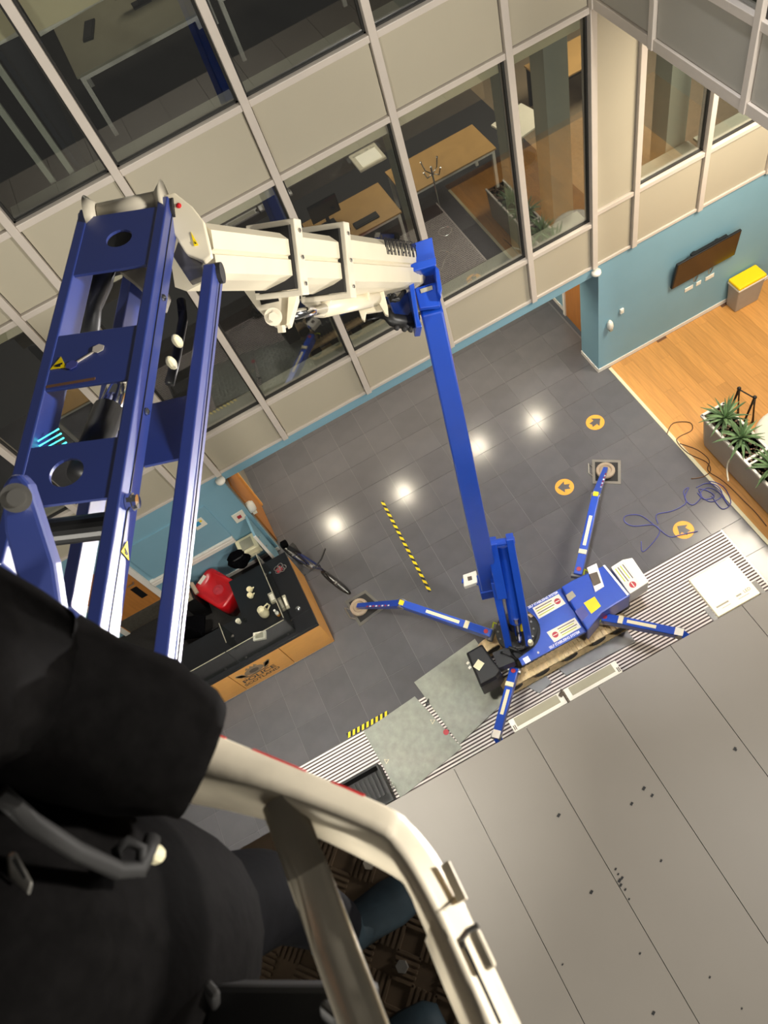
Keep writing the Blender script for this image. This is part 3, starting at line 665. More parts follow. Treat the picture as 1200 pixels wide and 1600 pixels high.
# ---- blue upright board by the wall end, notice, dispenser
o = thing('blue_board', 'narrow blue board standing at the end of the reception wall', 'board', (-1.86, 7.6, 0))
MB().box((-1.90, 7.34, 0), (-1.86, 7.80, 1.45)).build('leaf', 'blue_wall', o); MB().box((-1.905, 7.325, 0), (-1.855, 7.34, 1.46)).build('edging', 'white_trim', o)
for z in (.9, 1.25): MB().cyl((-1.855, 7.42, z), (-1.84, 7.42, z), .018).build('fixing', 'steel', o)
def plate(name, lb, cat, pix, m, extra=None, grp=None, th=.012, y=YA):
    w = [py_(*p, y - .001) for p in pix]; c = sum(w, V()) / len(w)
    o = thing(name, lb, cat, c, grp); MB().prism(w, (0, -th, 0)).build('sheet', m, o)
    if extra:
        for nm, mm, sc, dx, dz in extra: MB().prism([c + (p - c) * sc + V((dx, -th - .001, dz)) for p in w], (0, -.002, 0)).build(nm, mm, o)
    return o
plate('poster', 'white poster with a blue emblem on the dark blue board', 'poster', [(298, 817), (314, 808), (324, 818), (308, 828)], 'paper', [('emblem', 'poster_blue', .45, -.02, .02), ('yellow_spot', 'yellow', .2, .05, .05)], None, .012, YA - .031)
plate('notice', 'white notice in a clear holder by the wall end', 'notice', [(361, 806), (378, 796), (386, 808), (370, 817)], 'paper', [('print', 'red_print', .35, 0, 0)])
plate('wall_plate', 'small white switch plate behind the lift frame', 'switch', [(226, 871), (233, 867), (237, 874), (230, 878)], 'white', [('rocker', 'paper', .4, 0, 0)])
o = thing('hand_dryer', 'rounded white dispenser at the lobby end of the reception wall', 'dispenser', (-1.72, 7.9, 1.2))
MB().loft([[(-1.79 + dd, 7.95 + math.cos(t) * .10 * s_, 1.42 + math.sin(t) * .12 * s_) for t in [i * math.pi / 8 for i in range(16)]] for dd, s_ in ((0, 1), (.07, 1), (.12, .75), (.125, .1))]).build('cover', 'white', o, smooth=True)
MB().box((-1.77, 7.88, 1.26), (-1.70, 8.02, 1.30)).build('tray', 'paper', o)
# ---- things behind and on the counter
WT = .74
def at(px, py, z): return pz(px, py, z)
c = at(324, 886, .62); c.y = min(c.y, 7.36)
o = thing('plastic_case', 'glossy red rounded plastic case with white label behind the counter', 'case', (c.x, c.y, 0))
ax = V((.52, -.855, 0)).normalized(); ay = V((.855, .52, 0))
def rr(w, h, r, n=6):
    p = []
    for cx_, cy_, t0 in ((w - r, h - r, 0), (-w + r, h - r, 90), (-w + r, -h + r, 180), (w - r, -h + r, 270)):
        p += [(cx_ + r * math.cos(R_(t0 + 90 * i / n)), cy_ + r * math.sin(R_(t0 + 90 * i / n))) for i in range(n + 1)]
    return p
def rrl(c, ax, ay, w, h, r, z): return [V((c.x, c.y, z)) + ax * a + ay * b for a, b in rr(w, h, r)]
MB().loft([rrl(c, ax, ay, .34, .22, .10, .02), rrl(c, ax, ay, .38, .26, .12, .3), rrl(c, ax, ay, .40, .28, .13, .59), rrl(c, ax, ay, .38, .26, .12, .62), rrl(c, ax, ay, .31, .20, .10, .615), rrl(c, ax, ay, .28, .17, .09, .57)]).build('shell', 'red', o, smooth=True)
MB().lathe((c.x + ax.x * .05, c.y + ax.y * .05, .57), [(.10, 0), (.09, .02), (.05, .025), (.04, .01), (.01, .01)], 20).build('dial', 'red_print', o)
MB().obox(V((c.x, c.y, .622)) - ax * .33, ay * .09, ax * .035, (0, 0, .004)).build('label', 'paper', o)
c = at(377, 856, .80); c.y = min(c.y, 7.5); c.x -= .1
o = thing('bag', 'crumpled black bag on the back corner of the worktop', 'bag', (c.x, c.y, WT))
mb = MB()
for z, s_ in ((WT + .002, .9), (WT + .1, 1.05), (WT + .2, .9), (WT + .26, .55), (WT + .24, .2)):
    pass
mb.loft([[V((c.x, c.y, z)) + V((math.cos(t) * .2 * s_ * (1 + .12 * math.sin(5 * t + z * 20)), math.sin(t) * .16 * s_ * (1 + .12 * math.cos(4 * t + z * 17)), 0)) for t in [i * math.pi / 10 for i in range(20)]] for z, s_ in ((WT + .002, .9), (WT + .1, 1.05), (WT + .2, .9), (WT + .25, .55), (WT + .24, .15))]).build('body', 'cloth_black', o)
MB().tube([V((c.x - .1, c.y - .05, WT + .22)), V((c.x - .05, c.y - .12, WT + .3)), V((c.x + .08, c.y - .1, WT + .28)), V((c.x + .12, c.y - .02, WT + .2))], .012).build('strap', 'black', o)
def small_box(name, lb, cat, px, py, z0, sx, sy, sz, m, ang=0, extra=None):
    c = at(px, py, z0 + sz); o = thing(name, lb, cat, (c.x, c.y, z0)); ca, sa = math.cos(ang), math.sin(ang)
    MB().obox((c.x, c.y, z0 + sz / 2), (sx / 2 * ca, sx / 2 * sa, 0), (-sy / 2 * sa, sy / 2 * ca, 0), (0, 0, sz / 2)).build('body', m, o, bevel=.006)
    if extra: MB().obox((c.x, c.y, z0 + sz + .002), (sx * .3 * ca, sx * .3 * sa, 0), (-sy * .3 * sa, sy * .3 * ca, 0), (0, 0, .003)).build(extra[0], extra[1], o)
    return o
small_box('note_block', 'small white paper block beside the black bag', 'paper', 369, 876, WT, .11, .10, .04, 'paper', .4, ('top_sheet', 'white'))
c = at(389, 920, WT + .1)
for i, (dx, dy) in enumerate(((0, 0), (-.03, -.11))):
    o = thing('cup', ('pale cup on the worktop, the one further from the counter front', 'pale cup on the worktop, the one nearer to the counter front')[i], 'cup', (c.x + dx, c.y + dy, WT), 'two pale cups')
    MB().lathe((c.x + dx, c.y + dy, WT), [(.03, 0), (.045, .03), (.05, .10), (.046, .10), (.04, .03), (.01, .02)], 16).build('body', 'label_cream', o, smooth=True)
    MB().tube([(c.x + dx + .045, c.y + dy, WT + .08), (c.x + dx + .08, c.y + dy, WT + .07), (c.x + dx + .045, c.y + dy, WT + .03)], .008).build('handle', 'label_cream', o)
c = at(411, 956, WT + .12); c.x = min(c.x, -2.24)
o = thing('jug', 'cream jug with a looped handle on the worktop', 'jug', (c.x, c.y, WT))
MB().lathe((c.x, c.y, WT), [(.07, 0), (.085, .04), (.08, .14), (.06, .2), (.065, .23), (.055, .23), (.05, .19), (.01, .1)], 20).build('body', 'label_cream', o, smooth=True)
MB().tube([(c.x + .06, c.y + .03, WT + .2), (c.x + .13, c.y + .06, WT + .19), (c.x + .14, c.y + .06, WT + .1), (c.x + .07, c.y + .03, WT + .05)], .014).build('handle', 'label_cream', o)
MB().cyl((c.x, c.y, WT + .231), (c.x, c.y, WT + .25), .05, .03).build('lid', 'label_cream', o)
c = at(432, 957, WT + .12); c.x = min(c.x, -2.13)
o = thing('spray_bottle', 'small white bottle with orange base by the glass corner', 'bottle', (c.x, c.y, WT))
MB().lathe((c.x, c.y, WT), [(.03, 0), (.034, .02), (.034, .08)], 14).build('base', 'orange', o); MB().lathe((c.x, c.y, WT), [(.034, .08), (.03, .12), (.012, .15), (.012, .19), (.02, .19), (.02, .22), (.005, .22)], 14).build('neck', 'white', o)
c = at(374, 972, WT + .02)
o = thing('paper_cup', 'white paper cup and clear beaker near the counter front', 'cup', (c.x, c.y, WT))
MB().lathe((c.x, c.y, WT), [(.03, 0), (.045, .09), (.04, .09), (.028, .01), (.004, .01)], 14).build('cup', 'paper', o); MB().lathe((c.x + .1, c.y - .03, WT), [(.03, 0), (.035, .08), (.03, .08), (.004, .01)], 14).build('beaker', 'screen_glass', o)
small_box('folded_cards', 'cream folded cards on the counter top behind the glass', 'cards', 405, 993, CZ, .22, .14, .05, 'paper', -.35, ('print', 'grey_card'))
small_box('card_box', 'pale card box standing at the wing screen', 'box', 425, 933, WT, .11, .2, .06, 'grey_card', .0, ('lid', 'paper'))
small_box('leaflet_holder', 'long grey leaflet tray on the counter wing', 'tray', 446, 940, CZ, .06, .26, .04, 'grey_card', -.05, ('leaflets', 'paper'))
c = at(437, 888, CZ + .05)
o = thing('lanyard_heap', 'small heap of metal clips and a red tag on the counter wing', 'clips', (c.x, c.y, CZ))
for k in range(5):
    t = k * 1.3; q = V((c.x + .06 * math.cos(t), c.y + .06 * math.sin(t), CZ + .02 + .012 * k))
    MB().tube([q + V((.05 * math.cos(u), .04 * math.sin(u), .01 * math.sin(2 * u))) for u in [i * math.pi / 5 for i in range(10)]], .006, 6, True).build('ring', 'steel', o)
MB().obox((c.x - .02, c.y, CZ + .02), (.05, .02, 0), (-.015, .04, 0), (0, 0, .015)).build('red_tag', 'red_print', o)
c = at(465, 950, CZ + .03)
o = thing('desk_bell', 'small chrome bell on the counter wing by the corner', 'bell', (c.x, c.y, CZ))
MB().lathe((c.x, c.y, CZ), [(.05, 0), (.05, .01), (.042, .03), (.02, .045), (.008, .048), (.008, .06), (.001, .062)], 16).build('dome', 'chrome', o, smooth=True); MB().cyl((c.x, c.y, CZ), (c.x, c.y, CZ + .008), .056).build('base', 'black', o)
c = at(379, 840, .95); c.y = min(c.y, 7.62); c.x = -2.16
o = thing('white_box', 'white desktop printer in the corner by the blue board', 'printer', (c.x, c.y, WT))
MB().box((c.x - .18, c.y - .15, WT), (c.x + .2, c.y + .17, WT + .22)).build('body', 'label_cream', o, bevel=.02); MB().box((c.x - .12, c.y - .19, WT + .05), (c.x + .14, c.y - .14, WT + .08)).build('tray', 'grey_card', o); MB().box((c.x - .1, c.y - .1, WT + .22), (c.x + .12, c.y + .1, WT + .24)).build('lid', 'grey_card', o)
c = at(290, 946, .5); c.y = min(c.y, 6.95)
o = thing('office_chair', 'black office chair behind the reception worktop', 'chair', (c.x, c.y, 0))
MB().obox((c.x, c.y, .47), (.2, -.08, 0), (.08, .2, 0), (0, 0, .035)).build('seat', 'cloth_black', o, bevel=.03)
MB().obox((c.x - .09, c.y - .19, .75), (.18, -.07, 0), (.01, .02, .0), (0, 0, .22)).build('backrest', 'cloth_black', o, bevel=.02)
MB().cyl((c.x, c.y, .08), (c.x, c.y, .45), .025).build('column', 'black', o)
for k in range(5): MB().beam((c.x, c.y, .09), (c.x + .26 * math.cos(k * 1.257), c.y + .26 * math.sin(k * 1.257), .05), .04, .03).ball((c.x + .26 * math.cos(k * 1.257), c.y + .26 * math.sin(k * 1.257), .03), .03, 8, 5).build('leg', 'black', o)
c = at(296, 902, .9); c.y = min(c.y, 7.42); c.x -= .22
o = thing('till_machine', 'small pale machine with blue label beside the red case', 'machine', (c.x, c.y, 0))
MB().box((c.x - .13, c.y - .12, 0), (c.x + .13, c.y + .12, .72)).build('stand', 'black', o); MB().box((c.x - .1, c.y - .12, .72), (c.x + .1, c.y + .12, .84)).build('head', 'grey_card', o, bevel=.01); MB().box((c.x - .07, c.y - .06, .84), (c.x + .06, c.y + .07, .845)).build('blue_label', 'poster_blue', o)
MB().tube([(c.x + .1, c.y + .2, .8), (c.x + .2, c.y + .1, .85), (c.x + .22, c.y - .1, .8)], .04, 10).build('arm_tube', 'beige_plastic', o)
# ---- oak door with a dark vision panel in the reception wall, glimpsed between the lift frames
d3 = struct('door_3', MB().box((-5.0, YA - .03, .02), (-4.05, YA, 2.05)), 'oak_door', 'oak door in the blue reception wall behind the lift frames', 'door')
MB().box((-4.05, YA - .05, 0), (-3.95, YA, 2.12)).build('door_frame', 'white_trim', d3)
MB().box((-5.1, YA - .05, 0), (-5.0, YA, 2.12)).build('door_frame', 'white_trim', d3)
MB().box((-4.28, YA - .036, .82), (-4.16, YA - .028, 1.22)).build('vision_panel', 'black', d3)
MB().box((-4.98, YA - .036, .03), (-4.07, YA - .028, .5)).build('kick_plate', 'alu_dull', d3)
MB().cyl((-4.13, YA - .08, 1.38), (-4.13, YA - .03, 1.38), .012).cyl((-4.13, YA - .08, 1.38), (-4.24, YA - .08, 1.38), .01).build('door_handle', 'steel', d3)
# ================================================================== SPIDER LIFT
T0 = V((1.0, 3.85, 0))
sl = thing('spider_lift', 'blue tracked spider lift with white boom, blue jib and aluminium basket', 'lift', (1.9, 3.75, 0))
def poly(pix, ztop, h, name, m, par=sl, bevel=.008):
    w = [pz(*p, ztop) for p in pix]
    return MB().prism([p - V((0, 0, h)) for p in w], (0, 0, h)).build(name, m, par, bevel=bevel)
ZD = .82
ringc = pz(806, 986, ZD)
arc = []
for t in range(-72, 66, 12):
    arc.append((ringc.x + .37 * math.cos(R_(t)), ringc.y + .37 * math.sin(R_(t))))
# deck plate with the round cut-out for the turret
d_up = pz(828, 947, ZD); d_ur = pz(876, 919, ZD); d_lr = pz(917, 986, ZD); d_ll = pz(816, 1040, ZD); d_ll2 = pz(810, 1029, ZD)
dk = [(d_ll2.x, d_ll2.y)] + arc + [(d_up.x, d_up.y), (d_ur.x, d_ur.y), (d_lr.x, d_lr.y), (d_ll.x, d_ll.y)]
deck = MB().prism([V((x, y, ZD - .05)) for x, y in dk], (0, 0, .05)).build('deck', 'blue', sl)
cover = poly([(877, 917), (893, 907), (944, 883), (985, 930), (941, 957), (918, 985)], ZD + .14, .45, 'engine_cover', 'blue', bevel=.02)
MB().prism([pz(*p, ZD + .145) - V((0, 0, .004)) for p in ((942, 884), (945, 883), (983, 929), (980, 931))], (0, 0, .016)).build('cover_edge', 'print_white', cover)
poly([(917, 887), (932, 880), (944, 916), (930, 925)], ZD + .16, .02, 'battery_tray', 'alu_strip', cover, .003)
poly([(920, 897), (933, 893), (939, 910), (928, 915)], ZD + .175, .02, 'battery_switch', 'print_dark', cover, .004)
poly([(884, 930), (894, 923), (900, 931), (889, 940)], ZD + .146, .006, 'filler_plate', 'grey_card', cover, .0)
poly([(912, 942), (929, 932), (939, 947), (924, 959)], ZD + .146, .006, 'yellow_label', 'yellow', cover, .0)
poly([(898, 955), (911, 946), (920, 960), (909, 971)], ZD + .146, .005, 'blue_label', 'cable_blue', cover, .0)
wb = poly([(954, 886), (973, 874), (988, 871), (1014, 909), (1000, 918), (984, 928)], ZD + .10, .36, 'control_cabinet', 'white', bevel=.015)
# printed notices: white sheets with a red round sign and lines of print
def notice(pix, z, sign, par, lines=4):
    w = [pz(*p, z) for p in pix]; n = MB().prism(w, (0, 0, .003)).build('notice_sheet', 'paper', par)
    a, b, c, d = w
    def uv(u, v_): return a * (1 - u) * (1 - v_) + b * u * (1 - v_) + c * u * v_ + d * (1 - u) * v_
    s = uv(*sign); r = (d - a).length * .24
    MB().cyl(s + V((0, 0, .002)), s + V((0, 0, .005)), r, n=20).build('red_sign', 'red_print', n)
    e = (b - a).normalized(); MB().obox(s + V((0, 0, .005)), e * r * .8, (d - a).normalized() * r * .12, (0, 0, .001)).build('sign_bar', 'paper', n)
    for k in range(lines):
        v_ = .2 + .6 * k / (lines - 1); u0, u1 = (.06, .68) if sign[0] > .5 else (.34, .94)
        p, q = uv(u0, v_), uv(u1 - .06 * (k % 2), v_)
        MB().beam(p + V((0, 0, .003)), q + V((0, 0, .003)), (d - a).length * .07, .002).build('print_line', 'print_dark' if k % 2 == 0 else 'lime', n)
notice([(832, 950), (873, 928), (884, 943), (842, 967)], ZD, (.82, .5), deck)
notice([(854, 988), (898, 965), (908, 980), (866, 1004)], ZD, (.18, .5), deck)
notice([(975, 878), (1001, 912), (984, 925), (956, 889)], ZD + .10, (.86, .5), wb, 4)
p, q = pz(827, 949, ZD + .002), pz(870, 926, ZD + .002)
text('lettering', 'SELF STABILISING SYSTEM', (p + q) / 2, (q - p), V((0, 0, 1)).cross(q - p), .055, 'print_white', deck, .003, stretch=.82, bold=.03)
p, q = pz(860, 1012, ZD + .002), pz(904, 988, ZD + .002)
text('lettering', 'SELF STABILISING SYSTEM', (p + q) / 2, (q - p), V((0, 0, 1)).cross(q - p), .055, 'print_white', deck, .003, stretch=.82, bold=.03)
c = pz(823, 1031, ZD + .002); MB().obox(c, (.045, .0, 0), (0, .045, 0), (0, 0, .003)).build('round_mark', 'print_white', deck)
c = pz(841, 1020, ZD); MB().cyl(c, c + V((0, 0, .02)), .016).build('bolt', 'white', deck)
# lower chassis frame
MB().box((.85, 3.5, .25), (2.85, 4.0, .74)).build('chassis_frame', 'black', sl, bevel=.03)
# rubber tracks
def track(yc, nm):
    x0, x1, r, w = .66, 2.55, .17, .095; zc = .225
    n = 16; loop = [(x1 + r * math.cos(R_(a)), zc + r * math.sin(R_(a))) for a in range(-90, 91, 15)] + [(x0 + r * math.cos(R_(a)), zc + r * math.sin(R_(a))) for a in range(90, 271, 15)]
    inner = [((x - (x0 + x1) / 2) * .985 + (x0 + x1) / 2, (z - zc) * .8 + zc) for x, z in loop]
    t = MB().loft([[(x, yc - w, z) for x, z in loop], [(x, yc + w, z) for x, z in loop], [(x, yc + w, z) for x, z in inner], [(x, yc - w, z) for x, z in inner]], closed=True).build('rubber_track', 'track_rubber', sl)
    lg = MB(); x = x0
    while x < x1:
        for z, k in ((zc + .175, 1), (zc - .175, -1)): lg.box((x, yc - w, z - .012), (x + .035, yc - .01, z + .012)).box((x, yc + .01, z - .012), (x + .035, yc + w, z + .012))
        x += .075
    tag(lg.build('track_lugs', 'track_rubber', t, fix=False), kind='stuff')
    for x in (x0 + .02, x0 + .5, x0 + 1.0, x0 + 1.5, x1 - .02): MB().cyl((x, yc - w * .8, zc), (x, yc + w * .8, zc), .12, n=18).build('road_wheel', 'black', t)
track(3.38, 'near'); track(4.08, 'far')
# ---- turret
MB().cyl((ringc.x, ringc.y, .70), (ringc.x, ringc.y, .84), .31, n=32).build('slew_ring', 'black', sl, smooth=False)
for k in range(14):
    t = k * .449; MB().cyl((ringc.x + .27 * math.cos(t), ringc.y + .27 * math.sin(t), .84), (ringc.x + .27 * math.cos(t), ringc.y + .27 * math.sin(t), .865), .016, n=6).build('ring_bolt', 'steel', sl)
# two riser plates with the folded lift cylinder between them
rA0, rA1 = pz(794, 1004, 1.0), pz(772, 905, 2.2)
rB0, rB1 = pz(826, 1000, 1.0), pz(796, 838, 3.0)
upv = (rB1 - rB0).normalized(); sidev = (rB0 - rA0); sidev = (sidev - upv * sidev.dot(upv)).normalized()
tr = thing if False else None
rise = MB().beam(rB0, rB1, .24, .10, up=sidev, w1=.13).build('riser_plate', 'blue', sl, bevel=.01)
MB().beam(rA0, rA1, .22, .10, up=sidev, w1=.15).build('riser_plate', 'blue', sl, bevel=.01)
w_ = pz(822, 965, 1.3); MB().beam(pz(821, 985, 1.15) + V((0, -.0, .03)), pz(819, 974, 1.25) + V((0, 0, .03)), .06, .14, up=sidev).build('warning_label', 'yellow', rise)
MB().cyl(pz(811, 1000, .95), pz(806, 965, 1.5), .05).build('lift_rod', 'chrome', sl)
MB().cyl(pz(806, 970, 1.35), pz(786, 850, 2.7), .10, .09, n=18).build('lift_cylinder', 'blue', sl)
MB().cyl(rB1 - sidev * .30 - upv * .08, rB1 + sidev * .06 - upv * .08, .05).build('pivot_pin', 'blue', sl)
MB().beam(rB1 + V((0, 0, -.05)) - sidev * .25, rB1 - sidev * .25 - upv * 1.1, .16, .14, up=sidev).build('boom_link', 'blue', sl, bevel=.01)
MB().cyl(pz(806, 978, 1.1), pz(806, 972, 1.2), .12, n=18).build('spring_housing', 'rubber', sl)
c = pz(829, 1005, 1.1); MB().cyl(c, c + V((0, 0, .1)), .045, .03).build('beacon', 'label_cream', sl)
for a_, b_ in (((790, 1012), (815, 1022)), ((800, 1018), (828, 1012)), ((780, 1020), (806, 1030))):
    p, q = pz(*a_, .95), pz(*b_, .95); MB().tube([p, p.lerp(q, .3) + V((0, 0, .12)), p.lerp(q, .7) + V((0, 0, .10)), q], .018).build('hydraulic_hose', 'hose_black', sl)
# ---- counterweight box
cw = [pz(*p, 1.05) for p in ((727, 1018), (752, 1004), (783, 1048), (776, 1058), (750, 1072))]
cb = MB().loft([[p - V((0, 0, .5)) for p in cw], [p - V((0, 0, .08)) for p in cw], [sum(cw, V()) / 5 + (p - sum(cw, V()) / 5) * .9 for p in cw]]).build('counterweight', 'black', sl, bevel=.02)
c = pz(748, 1039, 1.055); MB().obox(c, (.06, .03, 0), (-.025, .05, 0), (0, 0, .004)).build('yellow_stencil', 'label_cream', cb)
for p in ((731, 1036), (734, 1043)): c = pz(*p, 1.04); MB().obox(c, (.02, .008, 0), (-.006, .014, 0), (0, 0, .012)).build('white_mark', 'white', cb)
MB().beam(pz(775, 1035, .9), pz(800, 1025, .9), .25, .2).build('counterweight_arm', 'black', sl)
# ---- lower control console
cc = pz(735, 906, 1.5)
MB().beam(pz(760, 912, 1.5), pz(722, 908, 1.5), .06, .05).build('console_arm', 'blue', sl)
cs = MB().obox(cc, (.10, -.03, .02), (.04, .09, .0), (0, 0, .05)).build('console', 'white', sl, bevel=.01)
MB().obox(cc + V((0, 0, .055)), (.03, -.01, 0), (.01, .03, 0), (0, 0, .004)).build('console_print', 'print_dark', cs)
# ---- outriggers
def outrigger(root, knee, foot, tip_white=False, pad=True, elbow=None):
    root, knee, foot = V(root), V(knee), V(foot)
    a = MB().beam(root, knee, .13, .18, w1=.12, h1=.14).build('outrigger_arm', 'blue', sl, bevel=.01)
    e = root.lerp(knee, .35); f_ = root.lerp(knee, .72); d = (knee - root).normalized(); s = d.cross(V((0, 0, 1))).normalized(); u = s.cross(d)
    MB().beam(e + u * .088, f_ + u * .082, .05, .006, up=u).build('arm_label', 'label_cream', a)
    MB().cyl(root - s * .1, root + s * .1, .05).build('root_pin', 'steel', a)
    MB().obox(root.lerp(knee, .27) + u * .09, d * .035, s * .06, u * .02).build('yellow_clamp', 'label_cream', a)
    MB().cyl(root.lerp(knee, .12) - u * .09, root.lerp(knee, .55) - u * .09, .035).build('outrigger_cylinder', 'blue', a)
    p = root.lerp(knee, .06) + u * .08; MB().cyl(p, p + u * .02, .035, n=16).build('pink_cap', 'red_print', a)
    p = root + s * .09; MB().tube([p + V((0, 0, .1)), p + V((.05, .05, .14)), p + V((.1, .02, .05))], .012).build('hose', 'lime', a)
    l = MB().beam(knee, foot + V((0, 0, .1)), .12, .12, w1=.08, h1=.09).build('outrigger_leg', 'blue', sl, bevel=.01)
    MB().cyl(knee - s * .075, knee + s * .075, .055).build('knee_pin', 'steel', l)
    if tip_white: q = knee; MB().obox(q + u * .07, d * .06, s * .055, u * .004).build('white_tip', 'white', l)
    MB().lathe(foot + V((0, 0, .03)), [(.15, 0), (.165, .02), (.155, .05), (.11, .055), (.09, .03), (.05, .03), (.04, .10), (.01, .10)], 20).build('foot_plate', 'beige_plastic' if pad else 'black', l)
    if pad:
        e2 = (foot + V((0, 0, .1)) - knee).normalized(); s2 = e2.cross(V((0, 0, 1))).normalized(); u2 = s2.cross(e2); u2 = u2 if u2.z > 0 else -u2; s2 = s2 if s2.y < 0 else -s2
        for k_ in range(8):
            q = knee.lerp(foot + V((0, 0, .1)), .22 + .07 * k_); MB().obox(q + u2 * .056 + s2 * .04, e2 * .02, s2 * .012, u2 * .004).build('red_white_mark', 'red_print' if k_ % 2 else 'white', l)
        q = knee + u * .08; MB().obox(q, d * .04, s * .04, u * .003).build('yellow_triangle', 'yellow', l)
f1, f2 = pz(560, 950, .05), pz(946, 736, .05); f1.z = f2.z = .012
outrigger(pz(768, 992, .62), pz(628, 944, .80), f1 + V((.02, 0, 0)))
outrigger(pz(903, 900, .72), pz(931, 775, .80), f2)
outrigger(pz(804, 1047, .62), pz(776, 1150, .85), (.02, 2.0, .012), True, False)
outrigger(pz(940, 966, .62), pz(1062, 990, .85), (3.55, 2.0, .012), True, False)
# pads under the feet: loose plates, things of their own
def pad(pix, label):
    w = [pz(*p, .012) for p in pix]; c = sum(w, V()) / 4
    t = thing('outrigger_pad', label, 'plate', (c.x, c.y, 0), 'plates under the outrigger feet')
    w2 = [c + (p - c) * .8 for p in w]
    MB().ring(w, w2, (0, 0, -.012)).build('border', 'steel', t); MB().prism([p - V((0, 0, .010)) for p in w2], (0, 0, .010)).build('inset', 'rubber', t)
    MB().tube([w[0].lerp(w[3], .3), w[0].lerp(w[3], .3) + (w[0] - c) * .25, w[0].lerp(w[3], .7) + (w[0] - c) * .25, w[0].lerp(w[3], .7)], .012).build('handle', 'steel', t)
pad([(539, 940), (571, 922), (602, 949), (562, 979)], 'square plate with grey border under the left outrigger foot')
pad([(925, 718), (970, 719), (970, 756), (926, 755)], 'square plate with grey border under the upper outrigger foot')
# ---- lower boom, slender and nearly upright
L0, L1 = pz(766, 918, 1.55), pd(672, 475, 5.95)
bd = (L1 - L0).normalized(); bs = V((.95, -.3, 0)); bs = (bs - bd * bs.dot(bd)).normalized(); bn_ = bs.cross(bd)
lb = MB().beam(L0, L1, .27, .26, up=bn_, w1=.175, h1=.2).build('lower_boom', 'blue', sl, bevel=.018)
MB().beam(L0 - bd * .06, L0 + bd * .22, .32, .30, up=bn_).build('boom_foot', 'blue', lb, bevel=.015)
for k in (.3, .34): MB().obox(L0.lerp(L1, k * .3) - bn_ * .14, bs * .02, bd * .03, bn_ * .004).build('chip_mark', 'steel', lb)
hx, hy = bs, (V((0, 0, 1)) - bs * bs.z).normalized()
# knuckle head at the top
K0 = pd(660, 440, 5.85)
def kp(px, py, d): return pd(px, py, d)
def slab(pix, d, th, name, m, par, bevel=.008):
    w = [kp(*p, d) for p in pix]; n = (w[1] - w[0]).cross(w[2] - w[0]).normalized()
    if n.dot(EYE - w[0]) > 0: n = -n
    return MB().prism(w, n * th).build(name, m, par, bevel=bevel)
kn = slab([(627, 386), (675, 370), (680, 402), (682, 418), (640, 428), (632, 425)], 5.72, .30, 'boom_head', 'blue', sl)
slab([(633, 414), (681, 401), (682, 414), (636, 427)], 5.66, .10, 'head_lip', 'blue', kn)
slab([(636, 426), (644, 424), (655, 498), (660, 511), (650, 512)], 5.70, .30, 'cheek_plate', 'blue', kn)
slab([(679, 414), (686, 420), (691, 452), (689, 466), (684, 455)], 5.70, .30, 'cheek_plate', 'blue', kn)
slab([(641, 426), (681, 414), (684, 446), (647, 455)], 5.88, .05, 'head_recess', 'blue_jib', kn)
slab([(648, 450), (683, 440), (688, 478), (656, 482)], 5.80, .08, 'boom_cap', 'blue', kn)
slab([(656, 452), (675, 446), (676, 452), (658, 458)], 5.79, .01, 'lifting_slot', 'grey_card', kn, 0)
slab([(606, 462), (640, 452), (646, 480), (655, 510), (640, 500), (618, 495)], 5.95, .12, 'link_plate', 'blue', kn)
MB().tube([kp(575, 492, 5.8), kp(602, 490, 5.75), kp(613, 500, 5.75), kp(640, 505, 5.85), kp(648, 495, 5.9)], [.05, .045, .05, .06, .05], 10).build('cylinder_end', 'hose_black', kn, smooth=True)
for q in ((632, 514), (642, 515), (620, 512), (617, 468), (615, 463)): MB().ball(kp(*q, 5.75), .024, 8, 5).build('pin_nut', 'rubber', kn)
MB().tube([kp(606, 455, 5.7), kp(612, 470, 5.68), kp(622, 468, 5.7), kp(632, 455, 5.8)], .018).build('hose', 'hose_black', kn)
# ---- white telescopic boom
W0, W1 = pd(632, 420, 5.95), pd(300, 398, 3.35)
wd_ = (W1 - W0).normalized(); wu = (EYE - (W0 + W1) / 2); 
vu = -V(MC.col[1]); vu = (vu - wd_ * vu.dot(wd_)).normalized()           # across the boom, upwards in the picture
vn = wd_.cross(vu).normalized()
if vn.dot(EYE - W0) < 0: vn = -vn
def bsec(c, h, w):                                                        # hexagonal profile with a groove along the middle
    pts = [(-.5, -.25), (-.38, .28), (-.30, .5), (-.04, .5), (-.02, .44), (.02, .44), (.04, .5), (.30, .5), (.42, .30), (.5, -.25), (.42, -.5), (-.42, -.5)]
    return [c + vu * a * h + vn * b * w for a, b in pts]
def Wp(t): return W0.lerp(W1, t)
LB = (W1 - W0).length
def tpx(px):                                                              # parameter along the boom for a picture column
    best = min(range(0, 1001), key=lambda i: abs((lambda v: 600 + F * v.x / v.z)(MC.transposed() @ (Wp(i / 1000) - EYE)) - px)); return best / 1000
tA, tB, tC = tpx(505), tpx(432), tpx(330)
s1 = MB().loft([bsec(W0, .40, .32), bsec(Wp(tA), .40, .32)]).build('boom_outer_section', 'boom_white', sl)
s2 = MB().loft([bsec(Wp(tA - .02), .345, .27), bsec(Wp(tB), .345, .27)]).build('boom_middle_section', 'boom_white', sl)
s3 = MB().loft([bsec(Wp(tB - .02), .30, .23), bsec(W1, .30, .23)]).build('boom_inner_section', 'boom_white', sl)
